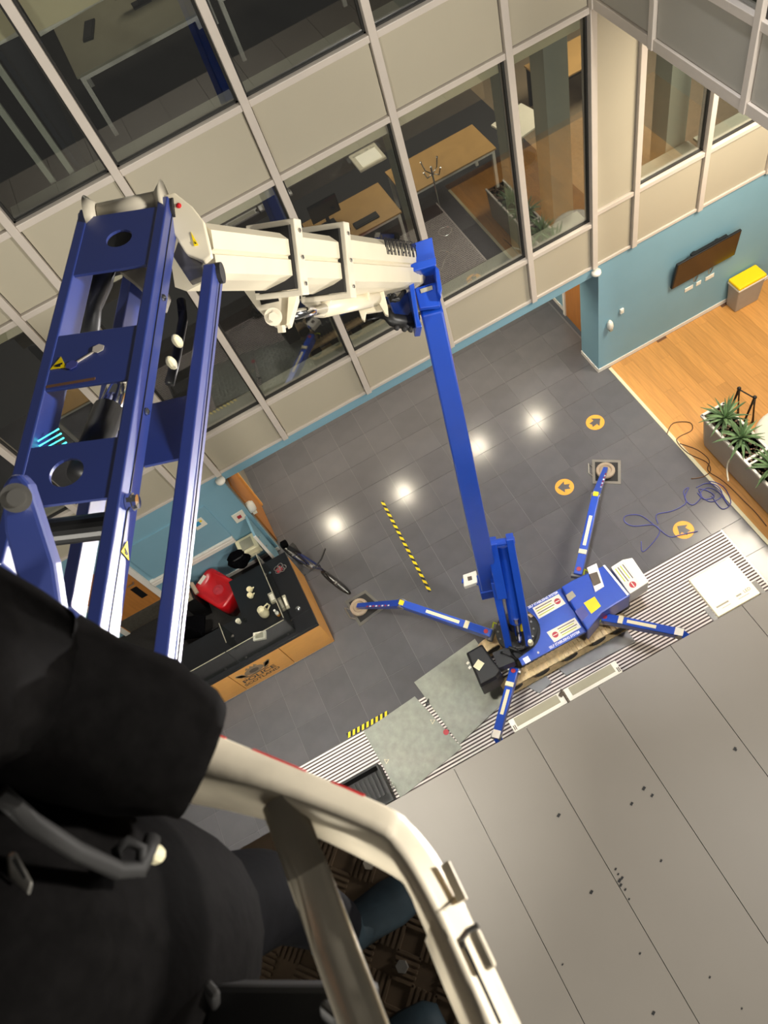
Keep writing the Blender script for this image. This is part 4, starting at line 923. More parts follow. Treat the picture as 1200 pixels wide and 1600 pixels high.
def collar(t, h, w, th, nm):
    c = Wp(t)
    fr = MB().ring([c + vu * a * h / 2 + vn * b * w / 2 for a, b in ((-1, -1), (1, -1), (1, 1), (-1, 1))], [c + vu * a * h * .42 + vn * b * w * .40 for a, b in ((-1, -1), (1, -1), (1, 1), (-1, 1))], wd_ * th).build(nm, 'boom_white2', sl, bevel=.006)
    for a in (-.35, .0, .35): MB().cyl(c + vn * w / 2 + vu * a * h + wd_ * th / 2, c + vn * (w / 2 + .008) + vu * a * h + wd_ * th / 2, .012, n=6).build('bolt', 'steel', fr)
    return fr
c1 = collar(tpx(440), .385, .29, .085, 'boom_collar'); c2 = collar(tpx(512), .435, .34, .085, 'boom_collar')
for t, col in ((tpx(428), c1), (tpx(503), c2)):
    c = Wp(t); MB().obox(c, vu * (.158 if col is c1 else .18), vn * (.122 if col is c1 else .142), wd_ * .03).build('gap_shade', 'black', col)  # black band painted as the shaded gap inside the collar
# lettering strip near the head (rows of narrow slanted strokes)
lt = MB()
for k in range(26):
    c = Wp(tpx(572 + k * 2.0)) + vu * .10 + vn * .147
    c = Wp(tpx(570 + k * 2.0)) + vu * .115 + vn * .162
    hgt = .055 if k % 3 else .03
    lt.obox(c + vu * (.02 if k % 3 == 0 else 0), vu * hgt + wd_ * .012, wd_ * .005, vn * .002)
    if k % 4 == 1: lt.obox(c + vu * .03, wd_ * .012, vu * .006, vn * .002)
    if k % 4 == 3: lt.obox(c - vu * .03, wd_ * .012, vu * .006, vn * .002)
lt.build('boom_lettering', 'print_black', s1)
MB().loft([bsec(W0 + wd_ * .02, .43, .35), bsec(W0 + wd_ * .10, .43, .35)]).build('end_flange', 'boom_white2', s1)
# brackets, pin and extension cylinder beneath
b1 = slab([(380, 452), (392, 446), (446, 438), (464, 430), (465, 462), (452, 505), (440, 513), (428, 508), (400, 480)], 4.28, .05, 'cylinder_bracket', 'boom_white2', sl, .004)
slab([(402, 455), (430, 449), (436, 470), (408, 476)], 4.27, .008, 'mesh_opening', 'black', b1, 0)
slab([(452, 437), (464, 431), (465, 464), (453, 505), (447, 508)], 4.25, .10, 'bracket_cheek', 'boom_white', b1, .004)
p = kp(427, 495, 4.26); n_ = (EYE - p).normalized()
MB().cyl(p, p + n_ * .03, .05, n=20).cyl(p + n_ * .03, p + n_ * .05, .028, n=6).build('pin_nut', 'boom_white2', b1)
MB().obox(kp(440, 514, 4.26), vu * .02, wd_ * .02, vn * .015).build('grease_nipple', 'boom_white', b1)
b2 = slab([(463, 455), (527, 440), (529, 446), (519, 462), (514, 488), (505, 494), (490, 493), (482, 480), (470, 470)], 4.85, .05, 'cylinder_bracket', 'boom_white2', sl, .004)
slab([(466, 461), (503, 455), (504, 461), (467, 467)], 4.84, .01, 'slot', 'black', b2, 0)
MB().cyl(kp(458, 492, 4.5), kp(506, 482, 4.85), .032, n=16).build('extension_rod', 'chrome', sl, smooth=True)
MB().cyl(kp(504, 483, 4.86), kp(584, 466, 5.45), .055, .06, n=18).build('extension_cylinder', 'boom_white', sl, smooth=True)
b3 = slab([(578, 417), (583, 430), (596, 440), (606, 480), (607, 493), (602, 491), (590, 470), (582, 452)], 5.45, .05, 'cylinder_bracket', 'boom_white', sl, .004)
slab([(558, 477), (590, 470), (604, 478), (604, 484), (572, 489), (570, 502), (565, 498)], 5.50, .04, 'cylinder_foot', 'boom_white', b3, .004)
MB().tube([kp(520, 470, 5.1), kp(545, 462, 5.3), kp(585, 452, 5.55)], .018).build('hose', 'hose_black', sl)
for q in (534, 572): MB().obox(kp(q, 458, 5.25), vu * .05, wd_ * .012, vn * .02).build('hose_clip', 'boom_white', sl)
# ---- boom tip: casting and cross tube that carry the jib
tip = slab([(256, 305), (272, 300), (300, 322), (318, 345), (330, 398), (318, 408), (290, 395), (268, 360)], 3.24, .05, 'tip_cheek', 'boom_white', sl, .006)
slab([(284, 360), (318, 400), (316, 432), (296, 440), (270, 400)], 3.30, .06, 'tip_gusset', 'steel', tip, .004)
slab([(298, 362), (303, 384), (310, 383)], 3.235, .004, 'warning_triangle', 'yellow', tip, 0)
slab([(302, 376), (305, 381), (307, 380)], 3.23, .003, 'warning_glyph', 'print_black', tip, 0)
slab([(185, 425), (225, 412), (240, 440), (232, 465), (205, 440)], 3.45, .3, 'tip_box', 'alu_dull', tip, .01)
slab([(140, 372), (225, 352), (236, 400), (150, 425)], 3.46, .12, 'dark_backing', 'black', tip, .01)  # added black backing, makes the jib plate hole look dark inside
MB().cyl(kp(160, 342, 3.28), kp(255, 322, 3.28), .065, n=24).build('tip_tube', 'boom_white2', sl, smooth=True)
for a_, b_ in (((144, 345), (158, 342)), ((262, 320), (248, 323))):
    MB().cyl(kp(*a_, 3.28), kp(*b_, 3.28), .105, .065, n=24).build('tube_flange', 'boom_white2', tip, smooth=True)
# ---- blue jib: a parallelogram of two frames
R0, R1, Lf = pd(262, 310, 3.2), pd(140, 1075, 2.05), pd(121, 345, 3.2)
ja = (R1 - R0).normalized(); jc = (Lf - R0); jc = (jc - ja * jc.dot(ja)).normalized(); jw = (Lf - R0).length
jn = ja.cross(jc).normalized()
if jn.dot(EYE - R0) > 0: jn = -jn                  # points away from the camera
JL = (R1 - R0).length
def J(u, v_, n=0.0): return R0 + ja * u + jc * v_ + jn * n
def proj(p):
    v = MC.transposed() @ (p - EYE); return 600 + F * v.x / v.z, 800 + F * v.y / v.z
def ju(py, v_=.0):                                  # distance along the jib at a picture row
    return min((i * JL / 800 for i in range(-100, 1000)), key=lambda u: abs(proj(J(u, v_))[1] - py))
def jbox(u0, u1, v0, v1, n0, n1, name, m, par, bevel=.006):
    return MB().obox(J((u0 + u1) / 2, (v0 + v1) / 2, (n0 + n1) / 2), ja * (u1 - u0) / 2, jc * (v1 - v0) / 2, jn * (n1 - n0) / 2).build(name, m, par, bevel=bevel)
TW = .045; TD = .13
jr = jbox(-.02, JL, 0, TW, 0, TD, 'jib_rail', 'blue_jib', sl)
jl = jbox(-.02, JL * .80, jw - TW, jw, 0, TD, 'jib_rail', 'blue_jib', sl)
# folded edge lines of the rails
for r_, v_ in ((jr, -.002), (jl, jw + .002)): jbox(.03, JL * .78, v_ - .001, v_ + .001, TD * .42, TD * .46, 'rail_seam', 'black', r_, 0)
jbox(.03, JL * .97, -.002, .001, TD * .42, TD * .45, 'rail_seam', 'black', jr, 0)
# cross plates with openings
def rect(u0, u1, v0, v1, k=6):
    p = []
    for a, b in (((u0, v0), (u1, v0)), ((u1, v0), (u1, v1)), ((u1, v1), (u0, v1)), ((u0, v1), (u0, v0))):
        p += [(a[0] + (b[0] - a[0]) * i / k, a[1] + (b[1] - a[1]) * i / k) for i in range(k)]
    return p
def holed(u0, u1, hu, hv, ru, name='cross_plate'):
    o = rect(u0, u1, TW * .6, jw - TW * .6); n = len(o); ins = []
    for (u, v_) in o:
        t = math.atan2(v_ - hv, u - hu); ins.append((hu + ru * math.cos(t), hv + ru * math.sin(t)))
    return MB().ring([J(u, v_, .004) for u, v_ in o], [J(u, v_, .004) for u, v_ in ins], jn * .012).build(name, 'blue_jib', sl)
mid = jw / 2
uA0, uA1 = ju(330, mid) , ju(420, mid)
holed(uA0, uA1, (uA0 + uA1) / 2 - .01, mid - .01, .055)
uB0, uB1 = ju(515, mid), ju(600, mid)
cp = jbox(uB0, uB1, TW * .6, jw - TW * .6, .004, .016, 'cross_plate', 'blue_jib', sl, .002)
uC0, uC1 = ju(690, mid), ju(785, mid)
holed(uC0, uC1, (uC0 + uC1) / 2, mid + .005, .058)
# slot with hexagonal ends in the middle plate, shown as proud pale liner
ub = (uB0 + uB1) / 2
s0, s1_ = J(ub - .035, mid - .02, .002), J(ub + .03, mid + .07, .002)
MB().beam(s0, s1_, .006, .004, up=jn).build('slot_line', 'frame', cp)
for p, m_ in ((s0, 'frame'), (s1_, 'cable_blue')):
    MB().prism([p + ja * (.022 * math.cos(k * math.pi / 3)) + jc * (.024 * math.sin(k * math.pi / 3)) - jn * .001 for k in range(6)], -jn * .002).build('slot_end', m_, cp)
def tri(u, v_, n, s, par, dirn=-1, ax=ja, ay=jc, nn=None):
    nn = nn or -jn; c = J(u, v_, n)
    t = MB().prism([c + ax * (dirn * s), c - ax * (dirn * s * .6) + ay * s * .85, c - ax * (dirn * s * .6) - ay * s * .85], nn * .002).build('warning_triangle', 'yellow', par)
    MB().obox(c - ax * (dirn * s * .12) + nn * .003, ay * s * .35 + ax * s * .1, ax * s * .1, nn * .001).obox(c - ax * (dirn * s * .3) + nn * .003, ay * s * .2, ax * s * .12, nn * .001).build('warning_hand', 'print_black', par)
tri(ub + .015, mid + .12, .003, .036, cp)
MB().obox(J(uB1 - .02, mid + .06, .003), jc * .09 + ja * .004, ja * .006, jn * .001).build('scuff', 'rust', cp)
tri(ju(840, 0), -.003, TD * .62, .034, jr, -1, ja, jn, -jc)
# bolts on the lit rail side
for row in (400 + 40, 520 + 100): 
    c = J(ju(row), -.004, TD * .62); MB().lathe(c, [(.014, 0), (.013, .006), (.004, .012)], 12, -jc).build('rivet', 'chrome', jr)
ub_ = ju(772); c = J(ub_, -.002, TD * .40)
MB().lathe(c, [(.030, 0), (.030, .02), (.026, .022), (.024, .034), (.004, .036)], 12, -jc).build('pivot_bolt', 'chrome', jr)
MB().lathe(J(ju(1030), -.002, TD * .35), [(.016, 0), (.014, .01), (.004, .012)], 12, -jc).build('pivot_bolt', 'black', jr)
# end shells at the top of the rails
for v_ in (0.0, jw): MB().cyl(J(-.01, v_ + (-.012 if v_ == 0 else .012), .06), J(-.01, v_ + (.05 if v_ == 0 else -.05), .06), .045, n=20).build('rail_eye', 'rubber' if v_ == 0 else 'blue_jib', jr if v_ == 0 else jl)
MB().ball(J(-.01, -.03, .05), .014, 8, 5).build('red_tell_tale', 'red', jr)
MB().cyl(J(ju(800), TW, .07), J(ju(800), jw - TW, .07), .045, n=18).build('cross_shaft', 'hose_black', sl)
# lower link frame, parallel and further from the camera
K_0, K_1 = pd(338, 412, 3.22), pd(262, 1060, 2.35)
ka = (K_1 - K_0).normalized()
def lk(p0, p1, name): return MB().beam(p0, p1, TW * 1.1, .12, up=jn).build(name, 'blue_jib', sl, bevel=.006)
lr = lk(K_0 + jc * .03 + jn * .05, K_1 + jc * .03 + jn * .05, 'jib_link')
ll = lk(pd(208, 440, 3.6), pd(112, 960, 2.75), 'jib_link')
MB().beam(K_0 + jn * .06 - jc * .001, K_1 + jn * .06 - jc * .001, .004, .004, up=jn).build('rail_seam', 'black', lr)
MB().cyl(K_0 - jc * .012 + jn * .05, K_0 + jc * .05 + jn * .05, .045, n=18).build('link_eye', 'rubber', lr)
# web plate between link and rail
p0, p1, p2, p3 = pd(232, 632, 2.95), pd(292, 618, 2.95), pd(285, 715, 2.75), pd(225, 728, 2.75)
MB().prism([p0, p1, p2, p3], jn * .012).build('web_plate', 'blue_jib', sl)
# levelling cylinder and hoses inside the jib
MB().cyl(pd(196, 575, 3.05), pd(160, 668, 2.85), .042, n=16).build('levelling_rod', 'chrome', sl, smooth=True)
MB().cyl(pd(170, 640, 2.92), pd(130, 745, 2.7), .058, n=16).build('levelling_cylinder', 'hose_black', sl, smooth=True)
MB().tube([pd(172, 395, 3.3), pd(158, 440, 3.28), pd(140, 480, 3.25), pd(135, 540, 3.2)], .05, 10).build('hose_sleeve', 'hose_black', sl, smooth=True)
MB().tube([pd(283, 470, 3.2), pd(286, 500, 3.15), pd(275, 560, 3.1), pd(265, 600, 3.05)], .02, 8).build('hose_sleeve', 'hose_black', sl, smooth=True)
for q in ((277, 533), (268, 567)): MB().ball(pd(*q, 3.0), (.02, .02, .035), 10, 6).build('hose_tag', 'label_cream', sl)
for k in range(4):
    a_, b_ = pd(58 + k * 3, 690 + k * 7, 2.6), pd(92 + k * 4, 670 + k * 7, 2.62)
    MB().tube([a_, b_], .003, 6).build('indicator_strip', 'teal_light', sl)
# basket mount lever with bolt
slab([(2, 760), (14, 742), (30, 740), (44, 756), (84, 880), (96, 960), (40, 960), (5, 830)], 1.75, .05, 'mount_lever', 'blue_jib', sl, .01)
c = pd(25, 778, 1.74); n_ = (EYE - c).normalized(); MB().cyl(c, c + n_ * .02, .034, n=20).cyl(c + n_ * .02, c + n_ * .03, .02, n=16).build('lever_bolt', 'steel', sl)
MB().beam(pd(30, 930, 1.78), (-1.3, .9, 10.4), .12, .1).build('mount_arm', 'blue_jib', sl)
# ---- basket
ZR = 11.15; ZF = 10.1; kz = .85 / .8
out = [(-.116, -.75), (-.116, .02), (-.117, .10), (-.122, .15), (-.132, .185), (-.150, .214), (-.346, .43), (-.43, .52), (-.5, .56), (-1.35, .56), (-1.42, .5), (-1.42, -.7), (-1.35, -.75)]
inn = [(-.150, -.71), (-.143, .02), (-.144, .08), (-.146, .12), (-.149, .145), (-.156, .167), (-.251, .262), (-.42, .40), (-.49, .50), (-1.33, .50), (-1.37, .46), (-1.37, -.66), (-1.33, -.70)]
out = [(-.118, -.75), (-.116, .02), (-.116, .07), (-.118, .115), (-.123, .15), (-.133, .183), (-.150, .212), (-.25, .324), (-.346, .43), (-.43, .52), (-.5, .56), (-1.35, .56), (-1.42, .5), (-1.42, -.7), (-1.35, -.75)]
inn = [(-.150, -.71), (-.143, .02), (-.143, .05), (-.145, .09), (-.148, .12), (-.153, .146), (-.166, .172), (-.251, .262), (-.334, .330), (-.42, .40), (-.49, .50), (-1.33, .50), (-1.37, .46), (-1.37, -.66), (-1.33, -.70)]
far = [(V((*a, 0)) - V((*b, 0))).length for a, b in zip(out, out[1:] + out[:1])]
o2, i2 = [], []
for i in range(len(out)):
    k = 1 if far[i] > .25 else 4
    for P, Q in ((out, o2), (inn, i2)):
        n = len(P); a, b, c, d = [V((*P[j % n], 0)) for j in (i - 1, i, i + 1, i + 2)]
        for t in [j / k for j in range(k)]:
            v = .5 * (2 * b + (c - a) * t + (2 * a - 5 * b + 4 * c - d) * t * t + (3 * b - a - 3 * c + d) * t ** 3) if t else b
            Q.append((v.x, v.y))
out, inn = o2, i2
secs = []
n = len(out)
for i in range(n):
    o = V((*out[i], ZR)); q = V((*inn[i], ZR)); d = (q - o).normalized(); w = (q - o).length; z = V((0, 0, 1))
    r_ = min(.012, w * .3)
    t_ = z * .034                                    # the upper face leans outwards
    secs.append([o - z * .075, o - z * r_ * .9 - t_, o + d * r_ * .35 - z * r_ * .25 - t_ * .9, o + d * w * .5 - t_ * .42, q - d * r_ + z * .0, q - d * r_ * .3 - z * r_ * .3, q + d * .004 - z * r_, q + d * .030 - z * .075, o + d * .01 - z * .09])
bk_ = MB().loft(secs, closed=True).build('basket_rail', 'alu', sl, smooth=True)
MB().tube([(-.250, .262, ZR - .022), (-.250, .1, ZR - .02), (-.252, -.70, ZR - .02)], .0235, 18).build('basket_bar', 'alu_bar', sl, smooth=True)
# red tape along the outer edge of the rail
Ao, Bo = V((-.150, .212, ZR)), V((-.346, .43, ZR)); co = (Bo - Ao).normalized(); no = V((co.y, -co.x, 0)); no = no if no.x > 0 else -no
for t0, t1 in ((.07, .22), (.34, .60), (.74, 1.0)):
    p, q = Ao.lerp(Bo, t0), Ao.lerp(Bo, t1)
    MB().prism([p + no * .001 - V((0, 0, .047)), q + no * .001 - V((0, 0, .047)), q - no * .007 - V((0, 0, .034)), p - no * .007 - V((0, 0, .034))], (no * .4 + V((0, 0, .6))) * .003).build('red_tape', 'red', bk_)
c = pz(693, 1380, ZR); MB().obox(c + V((.006, 0, -.032)), (.005, 0, 0), (0, .02, 0), (0, 0, .006)).build('rail_tab', 'alu', bk_)
p = pz(745, 1488, ZR); MB().obox(p + V((.004, 0, -.016)), (.006, 0, 0), (.0, .018, 0), (0, 0, .006)).build('latch', 'alu', bk_, bevel=.003)
MB().tube([pz(722, 1478, ZR + .004), pz(722, 1466, ZR + .01), pz(730, 1455, ZR + .012), pz(748, 1446, ZR + .012)], .0032, 8).build('hook', 'steel', bk_)
MB().tube([pz(724, 1475, ZR + .002), pz(750, 1530, ZR + .002), pz(782, 1600, ZR + .002)], .0018, 6).build('gap_seal', 'rubber', bk_)
fo = [(-.30, -.62), (-.30, .28), (-.52, .52), (-1.35, .52), (-1.35, -.62)]
bf = MB().prism([(x, y, ZF - .03) for x, y in fo], (0, 0, .03)).build('basket_floor', 'tread', sl)
lg = MB()
for i in range(14):
    for j in range(14):
        cx_, cy_ = -.34 - i * .075, -.56 + j * .075
        if cy_ > .28 + (-.30 - cx_) * .9: continue
        e = V((.7, .7, 0)) if (i + j) % 2 else V((-.7, .7, 0)); s = V((-e.y, e.x, 0))
        for k in range(-2, 3): lg.obox((cx_ + s.x * k * .013, cy_ + s.y * k * .013, ZF + .002), e * .028, s * .0035, (0, 0, .002))
tag(lg.build('tread_lugs', 'tread', bf, fix=False), kind='stuff')
for x, y in ((-.40, .34), (-.36, .26), (-.42, .12)): MB().cyl((x, y, ZF), (x, y, ZF + .012), .014, n=6).build('floor_bolt', 'steel', bf)
for x, y in ((-.95, .50), (-1.36, .50), (-1.36, -.60), (-.5, -.68)): MB().cyl((x, y, ZF), (x, y, ZR - .03), .02).build('basket_post', 'alu', sl)
MB().tube([(-1.2, .48, 10.6), (-1.34, .48, 10.6), (-1.34, -.6, 10.6)], .016).build('mid_rail', 'alu', sl)
# control box and a strap at the lower edge of the picture
c = pz(455, 1640, 10.98); MB().obox(c, (.085, -.04, 0), (.03, .06, 0), (0, 0, .05)).build('control_box', 'black', sl, bevel=.008)
for q in ((330, 1545), (515, 1575)): p = pz(*q, 11.06); MB().beam(pz(q[0] + 2, q[1] + 40, 10.99), p, .022, .012).build('control_lever', 'rubber', sl, bevel=.004)
# ================================================================== PERSON in the basket (black work clothes)
pe = thing('person', 'person in black jacket and trousers standing in the basket with one sleeve over the rail', 'person', (-.58, .2, ZF))
elb, wri = pd(-10, 1060, .80), pd(150, 1130, .86)
J_ = {}
def vtx(k, p, r): J_[k] = (V(p), r)
vtx('pelvis', (-.62, .18, 10.98), (.15, .13)); vtx('belly', (-.64, .20, 11.14), (.145, .12)); vtx('chest', (-.70, .22, 11.38), (.17, .13)); vtx('neckb', (-.73, .24, 11.56), (.075, .075)); vtx('neck', (-.73, .26, 11.63), (.06, .06)); vtx('head', (-.73, .29, 11.74), (.085, .10)); vtx('crown', (-.73, .28, 11.83), (.06, .075))
vtx('shr', (-.62, .40, 11.50), (.08, .08)); vtx('elr', elb, (.075, .08)); vtx('fomid', elb.lerp(wri, .5), (.064, .064)); vtx('wrr', wri, (.045, .045))
gr = pz(240, 1195, ZR + .01); pal = wri.lerp(gr, .6)
vtx('palr', pal, (.036, .03))
vtx('shl', (-.82, .06, 11.50), (.08, .08)); vtx('ell', (-.90, -.05, 11.25), (.06, .06)); vtx('wrl', (-.72, -.22, 11.12), (.04, .04)); vtx('pall', (-.66, -.26, 11.12), (.036, .028))
vtx('hipr', (-.55, .24, 10.93), (.115, .115)); vtx('knr', (-.49, .30, 10.56), (.085, .085)); vtx('anr', (-.49, .24, 10.2), (.06, .06)); vtx('hlr', (-.49, .22, 10.155), (.05, .05)); vtx('tor', (-.41, .25, 10.14), (.045, .04))
vtx('hipl', (-.66, .08, 10.93), (.115, .115)); vtx('knl', (-.57, .06, 10.56), (.085, .085)); vtx('anl', (-.58, .0, 10.2), (.06, .06)); vtx('hll', (-.58, -.01, 10.155), (.05, .05)); vtx('tol', (-.47, .0, 10.14), (.045, .04))
ed = [('pelvis', 'belly'), ('belly', 'chest'), ('chest', 'neckb'), ('neckb', 'neck'), ('neck', 'head'), ('head', 'crown'), ('chest', 'shr'), ('shr', 'elr'), ('elr', 'fomid'), ('fomid', 'wrr'), ('wrr', 'palr'), ('chest', 'shl'), ('shl', 'ell'), ('ell', 'wrl'), ('wrl', 'pall'),
      ('pelvis', 'hipr'), ('hipr', 'knr'), ('knr', 'anr'), ('anr', 'hlr'), ('hlr', 'tor'), ('pelvis', 'hipl'), ('hipl', 'knl'), ('knl', 'anl'), ('anl', 'hll'), ('hll', 'tol')]
def fingers(palm, base, fd, side, dn):
    for i, L in enumerate((.07, .08, .075, .06)):
        o = V(base) + side * (.022 * (i - 1.5)); a, b, c = 'f%s%da' % (palm, i), 'f%s%db' % (palm, i), 'f%s%dc' % (palm, i)
        vtx(a, o + fd * .035, (.010, .010)); vtx(b, o + fd * (.035 + L * .4) + dn * L * .25, (.0095, .0095)); vtx(c, o + fd * (.035 + L * .5) + dn * L * .75, (.0085, .0085))
        ed.extend([(palm, a), (a, b), (b, c)])
    vtx('t%sa' % palm, V(base) + side * -.045 + fd * .005, (.012, .012)); vtx('t%sb' % palm, V(base) + side * -.055 + fd * .045 + dn * .03, (.010, .010))
    ed.extend([(palm, 't%sa' % palm), ('t%sa' % palm, 't%sb' % palm)])
fdr = (gr - wri).normalized(); sdr = fdr.cross(V((0, 0, 1))).normalized(); fingers('palr', pal, fdr, sdr, V((0, 0, -1)))
fdl = V((.8, -.6, 0)); fingers('pall', (-.66, -.26, 11.12), fdl, fdl.cross(V((0, 0, 1))), V((0, 0, -1)))
vtx('nose', (-.715, .395, 11.735), (.016, .018)); ed.append(('head', 'nose'))
keys = list(J_); me = bpy.data.meshes.new('body'); base = WO[pe.name]
me.from_pydata([tuple(J_[k][0] - base) for k in keys], [(keys.index(a), keys.index(b)) for a, b in ed], [])
bo = bpy.data.objects.new('body', me); C.objects.link(bo)
sk = bo.modifiers.new('skin', 'SKIN'); sk.use_smooth_shade = True
for i, k in enumerate(keys): me.skin_vertices[0].data[i].radius = J_[k][1]
me.skin_vertices[0].data[0].use_root = True
ss = bo.modifiers.new('sub', 'SUBSURF'); ss.levels = ss.render_levels = 2
bpy.context.view_layer.update()
me2 = bpy.data.meshes.new_from_object(bo.evaluated_get(bpy.context.evaluated_depsgraph_get()))
bpy.data.objects.remove(bo)
me2.name = 'body'; me2.materials.clear()
for m_ in ('cloth_jacket', 'cloth_black', 'skin', 'boot'): me2.materials.append(MAT[m_])
for f_ in me2.polygons:
    c = f_.center + base; f_.use_smooth = True
    if c.z > 11.60 and (c - V((-.73, .27, 11.72))).length < .22: k = 2
    elif (c - pal).length < .13 and (c - wri).length > .03 and (c - elb).length > (wri - elb).length: k = 2
    elif (c - V((-.66, -.26, 11.12))).length < .11: k = 2
    elif c.z < 10.22: k = 3
    elif c.z < 11.0: k = 1
    else: k = 0
    f_.material_index = k
bo = bpy.data.objects.new('body', me2); C.objects.link(bo); put(bo, base, pe)
# loose sleeve with a wide cuff, jacket hem, beanie, harness
def sleeve(pts, rad, name, m, cap=False):
    secs = []; pts = [V(p) for p in pts]
    pa = None
    for i, p in enumerate(pts):
        d = (pts[min(i + 1, len(pts) - 1)] - pts[max(i - 1, 0)]).normalized()
        a, b = basis(d) if pa is None else ((pa - d * pa.dot(d)).normalized(), None)
        b = d.cross(a); pa = a
        secs.append([p + (a * math.cos(t) + b * math.sin(t)) * rad[i] * (1 + .05 * math.sin(3 * t + i * 1.7)) for t in [2 * math.pi * k / 18 for k in range(18)]])
    return MB().loft(secs, caps=cap).build(name, m, pe, smooth=True)
E0 = pd(-160, 960, .62)
sl1 = sleeve([(-.62, .40, 11.50), E0.lerp(elb, .4), elb, pd(60, 1080, .82)], [.10, .12, .105, .095], 'upper_sleeve', 'cloth_jacket')
w0, w1 = pd(60, 1090, .82), pd(318, 1185, .86)
sl2 = sleeve([w0, w0.lerp(w1, .3), w0.lerp(w1, .62), w0.lerp(w1, .92), w1, w0.lerp(w1, .97), w0.lerp(w1, .6)], [.098, .092, .088, .072, .066, .056, .045], 'sleeve_cuff', 'cloth_jacket')
MB().loft([[V((-.575, .245, z)) + V((math.cos(t) * r1, math.sin(t) * r2, 0)) for t in [2 * math.pi * k / 20 for k in range(20)]] for z, r1, r2 in ((10.86, .17, .165), (10.98, .185, .18), (11.12, .18, .185), (11.26, .17, .17), (11.36, .12, .11), (11.38, .02, .02))], caps=False).build('jacket_hem', 'cloth_jacket', pe, smooth=True)
MB().lathe((-.73, .28, 11.74), [(.105, 0), (.11, .03), (.10, .08), (.06, .115), (.01, .125)], 18).build('beanie', 'cloth_black', pe, smooth=True)
for x in (-.035, .035): MB().ball((-.73 + x, .375, 11.745), .011, 8, 5).build('eye', 'white', pe)
hs = MB().tube([pd(0, 1240, 0.666), pd(50, 1285, 0.681), pd(120, 1330, 0.703), pd(185, 1360, 0.740), pd(218, 1358, 0.755), pd(232, 1330, 0.770), pd(238, 1310, 0.784)], .009, 8).build('harness_strap', 'rubber', pe, smooth=True)
MB().tube([pd(183, 1360, 0.740), pd(182, 1330, 0.755), pd(200, 1315, 0.762), pd(222, 1325, 0.762), pd(218, 1370, 0.755)], .006, 8).build('strap_loop', 'rubber', pe, smooth=True)
p = pd(242, 1335, 0.777); MB().ball(p, (.010, .010, .014), 10, 6).build('cord_stop', 'label_cream', pe)
bq = [(10, 1335), (25, 1328), (52, 1380), (40, 1420), (25, 1425), (12, 1370)]
w = [pd(*q, .70) for q in bq]; n_ = (EYE - w[0]).normalized(); MB().prism(w, n_ * .012).build('buckle', 'steel', pe, bevel=.003)
w = [pd(*q, .688) for q in ((18, 1345), (22, 1340), (40, 1370), (37, 1375))]; MB().prism(w, n_ * .004).build('buckle_slot', 'black', pe)
w = [pd(*q, .71) for q in ((-10, 1395), (8, 1392), (17, 1415), (12, 1432), (-10, 1440))]; MB().prism(w, n_ * .012).build('buckle', 'steel', pe, bevel=.003)
for x, y, a_ in ((-.455, .235, .1), (-.53, -.005, .05)):
    e = V((math.cos(a_), math.sin(a_), 0)); s = V((-e.y, e.x, 0)); c = V((x, y, ZF))
    MB().loft([[c + e * u + s * (w_ * k) + V((0, 0, z)) for k, z in ((-1, .006), (1, .006), (.9, h_ * .6), (0, h_), (-.9, h_ * .6))] for u, w_, h_ in ((-.12, .035, .09), (-.08, .045, .13), (0, .045, .11), (.07, .052, .075), (.125, .045, .055), (.15, .025, .035))]).build('boot', 'boot', pe, smooth=True)
# ================================================================== OFFICES BEHIND THE GLASS
def desk(label, x0, y0, x1, y1, zf, m, leg='white_trim', name='office_desk'):
    t = thing(name, label, 'desk', ((x0 + x1) / 2, (y0 + y1) / 2, zf))
    MB().box((x0, y0, zf + .71), (x1, y1, zf + .74)).build('top', m, t, bevel=.004)
    for x in (x0 + .05, x1 - .05):
        for y in (y0 + .04, y1 - .04): MB().box((x - .025, y - .025, zf), (x + .025, y + .025, zf + .71)).build('leg', leg, t)
    MB().box((x0 + .05, y0 + .02, zf + .66), (x1 - .05, y0 + .05, zf + .71)).build('apron', leg, t)
    return t
Z1, Z2 = 3.25, 7.3
desk('wooden office desk with keyboard behind the third first floor window', 1.05, 9.65, 2.75, 10.55, Z1, 'desk_wood')
o = thing('keyboard', 'dark keyboard on the wooden first floor desk', 'keyboard', (2.25, 9.85, Z1 + .74), None)
MB().box((2.0, 9.78, Z1 + .74), (2.42, 9.93, Z1 + .765)).build('case', 'black', o, bevel=.005); MB().box((2.02, 9.80, Z1 + .765), (2.40, 9.91, Z1 + .772)).build('keys', 'rubber', o)
o = thing('mouse', 'small dark mouse beside the first floor keyboard', 'mouse', (1.9, 9.88, Z1 + .74)); MB().ball((1.9, 9.88, Z1 + .755), (.035, .05, .018), 10, 6).build('shell', 'black', o, smooth=True); MB().box((1.898, 9.9, Z1 + .77), (1.902, 9.925, Z1 + .776)).build('wheel', 'grey_card', o)
desk('wooden office desk behind the coat stand window', 2.95, 9.9, 4.6, 10.7, Z1, 'desk_wood')
desk('wooden corner office desk with monitor near the column', 6.0, 10.6, 7.3, 11.4, Z1, 'desk_wood', 'black')
desk('pale second floor desk with white frame', -.48, 9.15, 1.15, 10.5, Z2, 'grey_card')
desk('pale second floor desk seen past the mullion', 1.25, 9.25, 2.7, 10.4, Z2, 'grey_card')
desk('wooden desk behind the left most first floor window', -3.6, 9.3, -2.5, 10.2, Z1, 'desk_wood')
